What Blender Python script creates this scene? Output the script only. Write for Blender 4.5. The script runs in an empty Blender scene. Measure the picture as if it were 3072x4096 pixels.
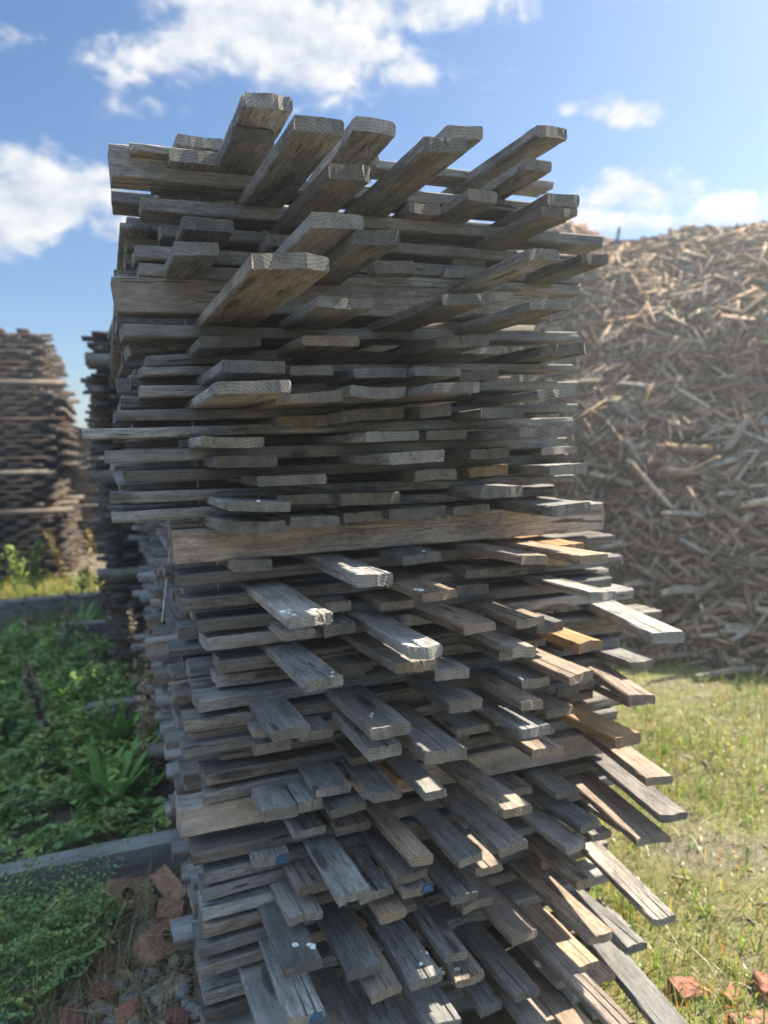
import bpy, math, random
import numpy as np
from mathutils import Vector, Matrix

R_ = math.radians
S = bpy.context.scene
COL = S.collection
rng = np.random.default_rng(11)
random.seed(5)

# ------------------------------------------------------------------ camera
EYE = 1.65
VEIL_DENSITY = .008
cam = bpy.data.objects.new('camera', bpy.data.cameras.new('camera'))
COL.objects.link(cam)
PITCH, ROLL = R_(4.82), R_(1.62)
cp, sp, cr, sr = math.cos(PITCH), math.sin(PITCH), math.cos(ROLL), math.sin(ROLL)
Fv = Vector((0, cp, -sp)); U0 = Vector((0, sp, cp)); R0 = Vector((1, 0, 0))
Rv = cr * R0 - sr * U0; Uv = sr * R0 + cr * U0
M = Matrix((Rv, Uv, -Fv)).transposed().to_4x4()
M.translation = (0, 0, EYE)
cam.matrix_world = M
cam.data.sensor_fit = 'VERTICAL'; cam.data.sensor_height = 36; cam.data.sensor_width = 27
cam.data.lens = 25.99
cam.data.clip_start = 0.05; cam.data.clip_end = 2000
cam.data.dof.use_dof = True; cam.data.dof.focus_distance = 1.5; cam.data.dof.aperture_fstop = 2.7
S.camera = cam

# ------------------------------------------------------------------ sun, sky, exposure
SUN_AZ, SUN_EL = R_(63), R_(45)
sun = bpy.data.objects.new('sun', bpy.data.lights.new('sun', 'SUN'))
COL.objects.link(sun)
sun.data.energy = 5.0; sun.data.angle = R_(0.55); sun.data.color = (1, .91, .74)
sd = Vector((math.sin(SUN_AZ) * math.cos(SUN_EL), math.cos(SUN_AZ) * math.cos(SUN_EL), math.sin(SUN_EL)))
sun.rotation_euler = sd.to_track_quat('Z', 'Y').to_euler()
sun.location = (4, 4, 6)

class NT:
    def __init__(s, tree): s.t = tree; s.t.nodes.clear()
    def n(s, typ, **kw):
        nd = s.t.nodes.new(typ)
        ins = kw.pop('ins', {})
        for k, v in kw.items(): setattr(nd, k, v)
        for k, v in ins.items():
            if isinstance(v, bpy.types.NodeSocket): s.t.links.new(v, nd.inputs[k])
            else: nd.inputs[k].default_value = v
        return nd
    def math(s, op, a, b=0.0, c=0.0, clamp=False):
        return s.n('ShaderNodeMath', operation=op, use_clamp=clamp, ins={0: a, 1: b, 2: c}).outputs[0]
    def vm(s, op, a, b=(0, 0, 0)):
        nd = s.n('ShaderNodeVectorMath', operation=op, ins={0: a, 1: b})
        return nd.outputs['Value'] if op in ('LENGTH', 'DOT_PRODUCT', 'DISTANCE') else nd.outputs[0]
    def noise(s, vec, scale=1.0, detail=4.0, rough=.6, dist=0.0):
        return s.n('ShaderNodeTexNoise', ins={'Vector': vec, 'Scale': scale, 'Detail': detail, 'Roughness': rough, 'Distortion': dist}).outputs[0]
    def ramp(s, fac, stops):
        nd = s.n('ShaderNodeValToRGB', ins={0: fac}); e = nd.color_ramp.elements
        while len(e) < len(stops): e.new(.5)
        for i, (p, c) in enumerate(stops):
            e[i].position = p
            e[i].color = (*c, 1) if isinstance(c, tuple) else (c, c, c, 1)
        return nd.outputs[0]
    def mix(s, f, a, b, blend='MIX'):
        nd = s.n('ShaderNodeMix', data_type='RGBA', blend_type=blend)
        for k, v in ((0, f), (6, a), (7, b)):
            if isinstance(v, bpy.types.NodeSocket): s.t.links.new(v, nd.inputs[k])
            else: nd.inputs[k].default_value = (*v, 1) if isinstance(v, tuple) and len(v) == 3 else v
        return nd.outputs[2]
    def mapr(s, v, a, b, c=0.0, d=1.0):
        return s.n('ShaderNodeMapRange', clamp=True, interpolation_type='SMOOTHSTEP', ins={0: v, 1: a, 2: b, 3: c, 4: d}).outputs[0]

world = bpy.data.worlds.new('World'); S.world = world; world.use_nodes = True
w = NT(world.node_tree)
sky = w.n('ShaderNodeTexSky', sky_type='NISHITA', sun_disc=False, sun_elevation=SUN_EL, sun_rotation=SUN_AZ,
          air_density=1.0, dust_density=0.9, ozone_density=4.0)
tc = w.n('ShaderNodeTexCoord').outputs['Generated']
d = w.vm('NORMALIZE', tc)
sx = w.n('ShaderNodeSeparateXYZ', ins={0: d})
fy = w.math('MAXIMUM', sx.outputs[1], .05)
gx = w.math('DIVIDE', sx.outputs[0], fy); gz = w.math('DIVIDE', sx.outputs[2], fy)
g = w.n('ShaderNodeCombineXYZ', ins={0: gx, 1: gz}).outputs[0]
# cloud bodies: direction (east, up) over north, half sizes
BLOBS = [(-.13, .545, .20, .075, 1.0), (.04, .565, .15, .055, .95), (-.25, .52, .12, .05, .9), (-.02, .50, .16, .05, .75), (-.31, .452, .13, .024, .62),
         (-.45, .335, .16, .058, .95), (-.36, .30, .10, .03, .75), (-.50, .385, .10, .03, .75),
         (.323, .427, .055, .018, .85), (.255, .432, .022, .010, .6), (.35, .325, .075, .028, .9), (.30, .292, .09, .020, .9), (.49, .300, .08, .030, .9),
         (-.42, .545, .10, .025, .45), (-.52, .60, .12, .05, .55), (.10, .62, .10, .03, .5), (-.30, .63, .2, .04, .7)]
acc = None
for (bx, bz, rx, rz, k) in BLOBS:
    q = w.vm('MULTIPLY', w.vm('SUBTRACT', g, (bx, bz, 0)), (.93 / rx, .95 / rz, 0))
    L2 = w.vm('DOT_PRODUCT', q, q)
    e = w.math('MULTIPLY', w.math('POWER', 2.718, w.math('MULTIPLY', L2, -.9)), k)
    acc = e if acc is None else w.math('MAXIMUM', acc, e)
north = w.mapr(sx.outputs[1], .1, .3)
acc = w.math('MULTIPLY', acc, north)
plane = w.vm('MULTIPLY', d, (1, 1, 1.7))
fill_clouds = w.math('MULTIPLY', w.mapr(w.noise(plane, 2.6, 3), .34, .56), w.math('MULTIPLY', w.math('SUBTRACT', 1, north), w.mapr(sx.outputs[2], .30, .62)))  # unseen clouds behind and above the camera, added to brighten the shaded fronts
acc = w.math('MAXIMUM', acc, w.math('MULTIPLY', fill_clouds, .8))
wisps = w.math('MULTIPLY', w.mapr(w.noise(plane, 5, 4), .62, .8), .22)
acc = w.math('ADD', acc, w.math('MULTIPLY', wisps, 0.6))
fb = w.noise(w.vm('MULTIPLY', d, (1, 1, 1.5)), 13, 8, .60, .3)
fb2 = w.noise(w.vm('ADD', w.vm('MULTIPLY', d, (1, 1, 1.5)), (.016, .008, .020)), 13, 8, .60, .3)
dens = w.math('ADD', acc, w.math('MULTIPLY', w.math('SUBTRACT', fb, .5), 2.0))
dens = w.mapr(dens, .33, .80)
shade = w.math('MULTIPLY_ADD', w.math('SUBTRACT', fb, fb2), 3.0, .62, clamp=True)
thick = w.math('MULTIPLY', w.mapr(acc, .55, 1.0), w.mapr(fb, .50, .72))
shade = w.math('SUBTRACT', shade, w.math('MULTIPLY', thick, .28), clamp=True)
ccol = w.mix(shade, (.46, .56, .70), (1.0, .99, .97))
ccol = w.mix(north, w.mix(1.0, ccol, (.60, .80, 1.0), 'MULTIPLY'), ccol)  # the added clouds are tinted blue to cool the shade
skyc = w.n('ShaderNodeHueSaturation', ins={'Saturation': 1.18, 'Color': sky.outputs[0]}).outputs[0]
bg1 = w.n('ShaderNodeBackground', ins={0: skyc, 1: .046})
bg2 = w.n('ShaderNodeBackground', ins={0: ccol, 1: w.math('MULTIPLY_ADD', north, -.85, 1.15)})  # added clouds glow far stronger than the northern ones, as fill light
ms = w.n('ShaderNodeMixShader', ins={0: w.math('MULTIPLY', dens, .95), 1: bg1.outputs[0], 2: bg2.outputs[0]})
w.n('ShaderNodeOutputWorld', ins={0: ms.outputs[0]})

S.view_settings.view_transform = 'Standard'; S.view_settings.look = 'None'
S.view_settings.exposure = 1.8; S.view_settings.gamma = 1
S.render.engine = 'CYCLES'
S.cycles.use_denoising = True
S.cycles.max_bounces = 6; S.cycles.diffuse_bounces = 4; S.cycles.transmission_bounces = 3; S.cycles.glossy_bounces = 2

# ------------------------------------------------------------------ materials
def material(name):
    m = bpy.data.materials.new(name); m.use_nodes = True
    return m, NT(m.node_tree)

def finish(m, t, col, rough=.85, spec=.25, bump=None, bstr=.5, bdist=.002, trans=None, thin=.5):
    ins = {'Base Color': col, 'Roughness': rough, 'Specular IOR Level': spec}
    if bump is not None:
        ins['Normal'] = t.n('ShaderNodeBump', ins={'Height': bump, 'Strength': bstr, 'Distance': bdist}).outputs[0]
    b = t.n('ShaderNodeBsdfPrincipled', ins=ins).outputs[0]
    if trans is not None:
        tr = t.n('ShaderNodeBsdfTranslucent', ins={0: trans}).outputs[0]
        b = t.n('ShaderNodeMixShader', ins={0: thin, 1: b, 2: tr}).outputs[0]
    t.n('ShaderNodeOutputMaterial', ins={0: b})
    return m

def wood_material():
    m, t = material('weathered_wood')
    co = t.n('ShaderNodeAttribute', attribute_name='gco').outputs['Vector']
    ti = t.n('ShaderNodeSeparateXYZ', ins={0: t.n('ShaderNodeAttribute', attribute_name='tint').outputs['Vector']})
    fine = t.noise(t.vm('MULTIPLY', co, (16, 170, 170)), 1, 5, .72, .5)
    streak = t.noise(t.vm('MULTIPLY', co, (3.2, 34, 34)), 1, 4, .62, .9)
    blot = t.noise(t.vm('MULTIPLY', co, (7, 11, 11)), 1, 4, .6)
    big = t.noise(t.vm('MULTIPLY', co, (1.6, 3, 3)), 1, 2, .5)
    crk = t.noise(t.vm('MULTIPLY', co, (4.5, 66, 66)), 1, 2, .5, 1.0)
    crack = t.mapr(crk, .27, .33)
    sawv = t.n('ShaderNodeTexWave', wave_type='BANDS', bands_direction='X',
               ins={'Vector': t.vm('MULTIPLY', co, (1, .35, .3)), 'Scale': 62.0, 'Distortion': 3.0, 'Detail': 2.0, 'Detail Scale': .7}).outputs[1]
    flat = t.n('ShaderNodeSeparateXYZ', ins={0: t.n('ShaderNodeNewGeometry').outputs['Normal']}).outputs[2]
    saw = t.math('MULTIPLY', sawv, t.math('MULTIPLY', t.mapr(big, .42, .60), t.mapr(flat, .5, .8)))
    grit = t.noise(t.vm('MULTIPLY', co, (70, 160, 160)), 1, 3, .7)
    f = t.math('ADD', t.math('ADD', t.math('MULTIPLY', fine, .45), t.math('MULTIPLY', streak, .33)), t.math('MULTIPLY', grit, .22))
    each = t.mapr(t.noise(co, .35, 1), .38, .62, .55, 1.25)
    f = t.math('MULTIPLY_ADD', t.math('SUBTRACT', f, .5), each, .5)
    f = t.math('ADD', f, t.math('MULTIPLY', t.math('SUBTRACT', blot, .5), .35))
    f = t.math('ADD', f, t.math('MULTIPLY', t.math('SUBTRACT', saw, .3), .10))
    grey = t.ramp(f, [(.30, (.045, .044, .044)), (.43, (.155, .15, .145)), (.55, (.27, .262, .248)), (.72, (.42, .405, .375))])
    brown = t.ramp(f, [(.30, (.04, .029, .023)), (.43, (.13, .095, .072)), (.55, (.225, .168, .127)), (.72, (.36, .285, .215))])
    oran = t.ramp(f, [(.28, (.11, .05, .018)), (.44, (.33, .165, .052)), (.56, (.52, .30, .11)), (.74, (.62, .42, .20))])
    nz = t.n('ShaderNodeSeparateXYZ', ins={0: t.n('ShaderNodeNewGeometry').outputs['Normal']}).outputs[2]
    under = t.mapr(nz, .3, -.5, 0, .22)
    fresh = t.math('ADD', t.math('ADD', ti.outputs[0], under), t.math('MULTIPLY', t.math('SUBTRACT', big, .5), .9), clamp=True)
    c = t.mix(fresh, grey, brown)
    c = t.mix(t.math('MULTIPLY', ti.outputs[2], t.mapr(blot, .2, .55, .6, 1)), c, oran)
    kv = t.n('ShaderNodeTexVoronoi', ins={'Vector': t.vm('ADD', t.vm('MULTIPLY', co, (2.6, 11, 11)), t.vm('MULTIPLY', t.n('ShaderNodeCombineXYZ', ins={0: blot, 1: blot, 2: blot}).outputs[0], (.25, .25, .25))), 'Scale': 1.0}).outputs['Distance']
    knot = t.mapr(kv, .10, .20)
    c = t.mix(1.0, c, t.math('MULTIPLY_ADD', knot, .62, .38), 'MULTIPLY')
    dark = t.mapr(t.noise(t.vm('MULTIPLY', t.vm('ADD', co, (7, 3, 1)), (3, 12, 12)), 1, 3, .6), .60, .78, 1, .45)
    c = t.mix(1.0, c, dark, 'MULTIPLY')
    c = t.mix(1.0, c, t.math('MULTIPLY', ti.outputs[1], t.math('MULTIPLY_ADD', crack, .72, .28)), 'MULTIPLY')
    h = t.math('ADD', t.math('MULTIPLY', fine, .35), t.math('MULTIPLY', crack, .9))
    h = t.math('ADD', h, t.math('ADD', t.math('MULTIPLY', streak, .4), t.math('MULTIPLY', saw, .16)))
    return finish(m, t, c, .82, .22, h, .8, .003)

def endgrain_material():
    m, t = material('sawn_end_grain')
    co = t.n('ShaderNodeAttribute', attribute_name='gco').outputs['Vector']
    ti = t.n('ShaderNodeSeparateXYZ', ins={0: t.n('ShaderNodeAttribute', attribute_name='tint').outputs['Vector']})
    ce = t.n('ShaderNodeAttribute', attribute_name='ring').outputs['Vector']
    r = t.vm('LENGTH', t.vm('MULTIPLY', t.vm('SUBTRACT', co, ce), (0, 1, 1)))
    ring = t.math('SINE', t.math('ADD', t.math('MULTIPLY', r, 900), t.math('MULTIPLY', t.noise(co, 30, 2), 6)))
    n1 = t.noise(co, 420, 4, .7); n2 = t.noise(co, 26, 3, .6)
    cutd = t.noise(t.vm('MULTIPLY', co, (1, 240, 18)), 1, 3, .6)
    f = t.math('ADD', t.math('MULTIPLY', n1, .45), t.math('MULTIPLY', n2, .4))
    f = t.math('ADD', f, t.math('MULTIPLY', ring, .04)); f = t.math('ADD', f, t.math('MULTIPLY', cutd, .16))
    grey = t.ramp(f, [(.3, (.065, .062, .060)), (.5, (.185, .175, .162)), (.72, (.36, .34, .31))])
    brown = t.ramp(f, [(.3, (.06, .042, .030)), (.5, (.18, .125, .085)), (.72, (.34, .25, .17))])
    c = t.mix(t.math('ADD', t.math('MULTIPLY', ti.outputs[0], .8), t.math('SUBTRACT', n2, .45), clamp=True), grey, brown)
    c = t.mix(t.math('MULTIPLY', ti.outputs[2], .55), c, (.36, .20, .08))
    c = t.mix(1.0, c, ti.outputs[1], 'MULTIPLY')
    h = t.math('ADD', n1, t.math('ADD', t.math('MULTIPLY', ring, .12), t.math('MULTIPLY', cutd, .6)))
    return finish(m, t, c, .9, .15, h, .8, .002)

def attr_material(name, rough=.8, spec=.3, transl=0, scale=40, amt=.5, bstr=.4, bdist=.003):
    m, t = material(name)
    col = t.n('ShaderNodeAttribute', attribute_name='tint').outputs['Vector']
    pos = t.n('ShaderNodeTexCoord').outputs['Object']
    n = t.noise(pos, scale, 4, .65)
    c = t.mix(1.0, col, t.mapr(n, .3, .7, 1 - amt, 1 + amt * .6), 'MULTIPLY')
    return finish(m, t, c, rough, spec, n, bstr, bdist, c if transl else None, transl)

WOOD = wood_material(); ENDG = endgrain_material()
LEAF = attr_material('leaf', .55, .35, .28, 60, .25, .2, .001)
GRASSM = attr_material('grass_blade', .32, .6, .55, 30, .25, .1, .001)
STONE = attr_material('stone', .9, .2, 0, 55, .45, .6, .004)
BRICKM = attr_material('fired_clay', .92, .15, 0, 70, .4, .7, .003)
DROP, _t = material('bird_lime'); finish(DROP, _t, _t.ramp(_t.noise(_t.n('ShaderNodeTexCoord').outputs['Object'], 120, 3), [(.35, (.45, .45, .43)), (.6, (.82, .82, .80))]), .8, .2)
BLUE, _t = material('blue_paint'); finish(BLUE, _t, _t.ramp(_t.noise(_t.n('ShaderNodeTexCoord').outputs['Object'], 90, 4, .7), [(.38, (.05, .07, .10)), (.6, (.03, .12, .27))]), .7, .3)
STRAP, _t = material('strapping'); finish(STRAP, _t, _t.ramp(_t.noise(_t.n('ShaderNodeTexCoord').outputs['Object'], 30, 3), [(.3, (.42, .41, .39)), (.7, (.7, .69, .66))]), .5, .4)

# ------------------------------------------------------------------ mesh helpers
def mesh(name, V, F, mats, midx=None, tint=None, gco=None, ring=None):
    me = bpy.data.meshes.new(name)
    V = np.asarray(V, np.float32)
    if isinstance(F, np.ndarray):
        n, k = F.shape
        me.vertices.add(len(V)); me.vertices.foreach_set('co', V.ravel())
        me.loops.add(n * k); me.loops.foreach_set('vertex_index', F.ravel().astype(np.int32))
        me.polygons.add(n); me.polygons.foreach_set('loop_start', np.arange(0, n * k, k, dtype=np.int32))
    else:
        me.from_pydata(V.tolist(), [], F)
    for m in mats: me.materials.append(m)
    if midx is not None: me.polygons.foreach_set('material_index', np.asarray(midx, np.int32))
    for nm, a in (('tint', tint), ('gco', gco), ('ring', ring)):
        if a is not None:
            a = np.asarray(a, np.float32)
            if a.ndim == 1: a = np.tile(a, (len(V), 1))
            at = me.attributes.new(nm, 'FLOAT_VECTOR', 'POINT'); at.data.foreach_set('vector', a.ravel())
    me.update(calc_edges=True); me.validate()
    return me

def link(name, me, loc=(0, 0, 0), rot=(0, 0, 0), parent=None):
    o = bpy.data.objects.new(name, me); COL.objects.link(o)
    o.location = loc; o.rotation_euler = rot
    if parent: o.parent = parent
    return o

def tag(o, label=None, cat=None, group=None, kind=None):
    for k, v in (('label', label), ('category', cat), ('group', group), ('kind', kind)):
        if v: o[k] = v
    return o

class Acc:
    """collects pieces that share one polygon size"""
    def __init__(s): s.V = []; s.F = []; s.T = []; s.G = []; s.n = 0
    def add(s, V, F, tint, gco=None):
        s.V.append(V); s.F.append(np.asarray(F) + s.n); s.n += len(V)
        tint = np.asarray(tint, float); s.T.append(np.tile(tint, (len(V), 1)) if tint.ndim == 1 else tint)
        if gco is not None: s.G.append(gco)
    def build(s, name, mats):
        return link(name, mesh(name, np.concatenate(s.V), np.concatenate(s.F), mats, None, np.concatenate(s.T), np.concatenate(s.G) if s.G else None))

BOXF = np.array([[0, 1, 3, 2], [4, 6, 7, 5], [0, 4, 5, 1], [2, 3, 7, 6], [0, 2, 6, 4], [1, 5, 7, 3]])
BOXV = np.array([[x, y, z] for x in (0, 1) for y in (-.5, .5) for z in (0, 1)], float)

def rot3(rx, ry, rz):
    cx, sx_, cy, sy, cz, sz = math.cos(rx), math.sin(rx), math.cos(ry), math.sin(ry), math.cos(rz), math.sin(rz)
    return np.array([[cz, -sz, 0], [sz, cz, 0], [0, 0, 1]]) @ np.array([[cy, 0, sy], [0, 1, 0], [-sy, 0, cy]]) @ np.array([[1, 0, 0], [0, cx, -sx_], [0, sx_, cx]])

# ------------------------------------------------------------------ one sawn board, lying along local x from its near end
def board_mesh(name, L, w, t, tint, seed, near='cut', cracks=0, cup=0.0, bow=0.0, fibres=0, pointed=0):
    r = np.random.default_rng(seed)
    ch = min(.0035, t * .15)
    ys = list(np.linspace(-w / 2 + ch, w / 2 - ch, 8))
    cks = []
    for _ in range(cracks):
        y0 = r.uniform(-w * .34, w * .34); cl = r.uniform(.08, .32)
        cks.append((y0, cl, r.uniform(.004, .009), r.uniform(.0012, .003))); 
    ys = [y for y in ys if all(abs(y - c[0]) > .006 for c in cks)]
    top = [(y, None) for y in ys]
    for c in cks: top += [(c[0] - c[3], c), (c[0], ('m', c)), (c[0] + c[3], c)]
    top.sort(key=lambda q: -q[0])
    per = [(y, 0.0, None) for y in ys] + [(w / 2, ch, None), (w / 2, t / 2, None), (w / 2, t - ch, None)] + [(y, t, c) for y, c in top] + [(-w / 2, t - ch, None), (-w / 2, t / 2, None), (-w / 2, ch, None)]
    n = len(per)
    xs = np.array([0, .004, .012, .03, .06, .11, .18, .28, .42, .6, .85, 1.2, 1.7, 99.]); xs = xs[xs < L - .15]; xs = np.append(xs, [L - .05, L])
    P = np.array([(p[0], p[1]) for p in per])
    V = np.zeros((len(xs), n, 3))
    def smooth(k, amp, ph): return amp * (np.sin(xs * k + ph) + .6 * np.sin(xs * k * 2.7 + ph * 1.7) + .4 * np.sin(xs * k * 6.1 + ph * 2.3))
    quad = (P[:, 0] > 0).astype(int) * 2 + (P[:, 1] > t / 2).astype(int)
    for q in range(4):
        idx = np.where(quad == q)[0]
        dy = smooth(r.uniform(3, 7), .0008, r.uniform(0, 6)); dz = smooth(r.uniform(3, 7), .0006, r.uniform(0, 6))
        for i in idx:
            V[:, i, 1] = P[i, 0] + dy; V[:, i, 2] = P[i, 1] + dz
    V[:, :, 0] = xs[:, None]
    edge = np.array([1.6 if abs(abs(p[0]) - w / 2) < ch * 1.5 else .5 for p in per])
    V[:, :, 1:] += r.normal(size=(len(xs), n, 2)) * .00038 * edge[None, :, None]
    for i, p in enumerate(per):
        if isinstance(p[2], tuple) and p[2][0] == 'm':
            c = p[2][1]; V[:, i, 2] -= c[2] * np.clip(1 - xs / c[1], 0, 1) * 1.2
            V[:, i, 1] += np.sin(xs * 25 + c[0] * 900) * .0012
    # near end: out of square, rough
    amp = dict(cut=.0022, rough=.0055, broken=.012)[near]
    skew = r.normal() * .035
    ex = skew * P[:, 0] + r.normal(size=n) * amp * .3 + np.sin(P[:, 0] * r.uniform(40, 90) + r.uniform(0, 6)) * amp * .6 + r.normal() * .05 * (P[:, 1] - t / 2)
    if pointed: ex = ex + np.clip(P[:, 0] + w * .18, 0, 1) * pointed if pointed > 0 else ex + np.clip(-P[:, 0] + w * .18, 0, 1) * -pointed
    fall = np.clip(1 - xs / .05, 0, 1)[:, None]
    V[:, :, 0] += np.where(xs[:, None] < .05, ex[None, :] * fall, 0)
    V[-1, :, 0] += r.normal(size=n) * .003
    rel = V[:, :, 0] / L
    V[:, :, 2] += bow * np.sin(rel * math.pi) + V[:, :, 1] * (r.normal() * .012) * (1 - rel) + cup * ((V[:, :, 1] / (w / 2)) ** 2 - .3)
    Vf = V.reshape(-1, 3)
    F = []; mi = []
    for s in range(len(xs) - 1):
        for i in range(n):
            j = (i + 1) % n
            F.append((s * n + j, s * n + i, (s + 1) * n + i, (s + 1) * n + j)); mi.append(0)
    # ends: bottom chain zipped to top chain so the face stays flat between them
    nb_ = len(ys); ntp = len(top)
    chain_b = [n - 2, n - 1] + list(range(nb_)) + [nb_, nb_ + 1]                      # from the left edge's middle to the right edge's
    chain_t = [n - 2, n - 3] + list(range(nb_ + 3 + ntp - 1, nb_ + 2, -1)) + [nb_ + 2, nb_ + 1]
    for s, flip in ((0, False), (len(xs) - 1, True)):
        i = j = 0
        while i < len(chain_b) - 1 or j < len(chain_t) - 1:
            yb = P[chain_b[i + 1], 0] if i < len(chain_b) - 1 else 9; yt = P[chain_t[j + 1], 0] if j < len(chain_t) - 1 else 9
            if yb <= yt: tri = (chain_b[i], chain_b[i + 1], chain_t[j]); i += 1
            else: tri = (chain_b[i], chain_t[j + 1], chain_t[j]); j += 1
            if len(set(tri)) < 3: continue
            tri = tuple(s * n + q for q in tri)
            F.append(tri[::-1] if not flip else tri); mi.append(1)
    extra = []
    Vl = [Vf]
    base = len(Vf) + len(extra)
    if fibres:
        fv = []
        nb = len(ys)
        for k in range(fibres):
            lowe = r.random() < .75
            y = r.uniform(-w * .49, w * .49); z = 0.0005 if lowe else t - .0005
            l = r.uniform(.002, .009) * (1.6 if r.random() < .12 else 1); wd = r.uniform(.0003, .0007)
            dx, dy, dz = -r.uniform(.0, .8) * l, r.normal() * .45 * l, (-1 if lowe else .5) * r.uniform(.3, 1) * l
            x0 = skew * y - .0004
            fv += [(x0, y - wd, z), (x0, y + wd, z), (x0 + dx, y + dy, z + dz)]
            F.append((base, base + 1, base + 2)); mi.append(1); base += 3
        Vl.append(np.array(fv))
    VV = np.concatenate(Vl)
    off = np.array([r.uniform(0, 40), r.uniform(0, 9), r.uniform(0, 9)])
    ring = off + np.array([0, r.uniform(-.1, .1), r.uniform(-.25, .25)])
    return mesh(name, VV, F, [WOOD, ENDG], mi, np.array(tint), VV + off, ring)

# ------------------------------------------------------------------ ground
def ground_height(x, y):
    return .018 * np.sin(x * 1.9 + .5) * np.sin(y * 1.3) + .012 * np.sin(x * 5.1 + 1) * np.sin(y * 4.3 + 2)

def build_ground():
    xa = np.concatenate([-np.geomspace(300, 6, 12), np.linspace(-5.5, 6, 116), np.geomspace(6.5, 300, 12)])
    ya = np.concatenate([-np.geomspace(300, 1, 10), np.linspace(-.5, 12, 126), np.geomspace(13, 400, 12)])
    X, Y = np.meshgrid(xa, ya, indexing='ij')
    Zz = ground_height(X, Y) * np.exp(-((X / 12) ** 2 + ((Y - 4) / 12) ** 2)) + rng.normal(size=X.shape) * .004
    V = np.stack([X, Y, Zz], -1).reshape(-1, 3)
    ny = len(ya)
    i, j = np.meshgrid(np.arange(len(xa) - 1), np.arange(ny - 1), indexing='ij')
    a = (i * ny + j).ravel()
    F = np.stack([a, a + ny, a + ny + 1, a + 1], -1)
    m, t = material('yard_soil')
    pos = t.n('ShaderNodeTexCoord').outputs['Object']
    n1 = t.noise(pos, 1.1, 4, .6); n2 = t.noise(pos, 14, 6, .7); n3 = t.noise(pos, 90, 4, .7)
    f = t.math('ADD', t.math('MULTIPLY', n2, .6), t.math('MULTIPLY', n3, .4))
    soil = t.ramp(f, [(.3, (.045, .038, .03)), (.5, (.125, .105, .08)), (.7, (.24, .21, .165))])
    straw = t.ramp(f, [(.3, (.05, .048, .02)), (.5, (.13, .125, .05)), (.7, (.26, .24, .12))])
    xx = t.n('ShaderNodeSeparateXYZ', ins={0: pos})
    side = t.mapr(t.math('ADD', xx.outputs[0], t.math('MULTIPLY', n1, .6)), -.2, 1.0)
    c = t.mix(side, soil, straw)
    c = t.mix(t.mapr(n1, .52, .68), c, t.ramp(f, [(.3, (.05, .04, .03)), (.7, (.22, .19, .145))]))
    finish(m, t, c, .92, .25, f, .8, .02)
    o = link('ground', mesh('ground', V, F, [m])); tag(o, kind='structure')
build_ground()

# ------------------------------------------------------------------ the main stack
BO = np.array([-0.6384, 1.7325, 0.0000]); YC = R_(20)
AU = np.array([-math.sin(YC), math.cos(YC), 0]); AV = np.array([math.cos(YC), math.sin(YC), 0])
def spot(u, v, z): return BO + AU * u + AV * v + np.array([0, 0, z + EYE])

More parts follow.
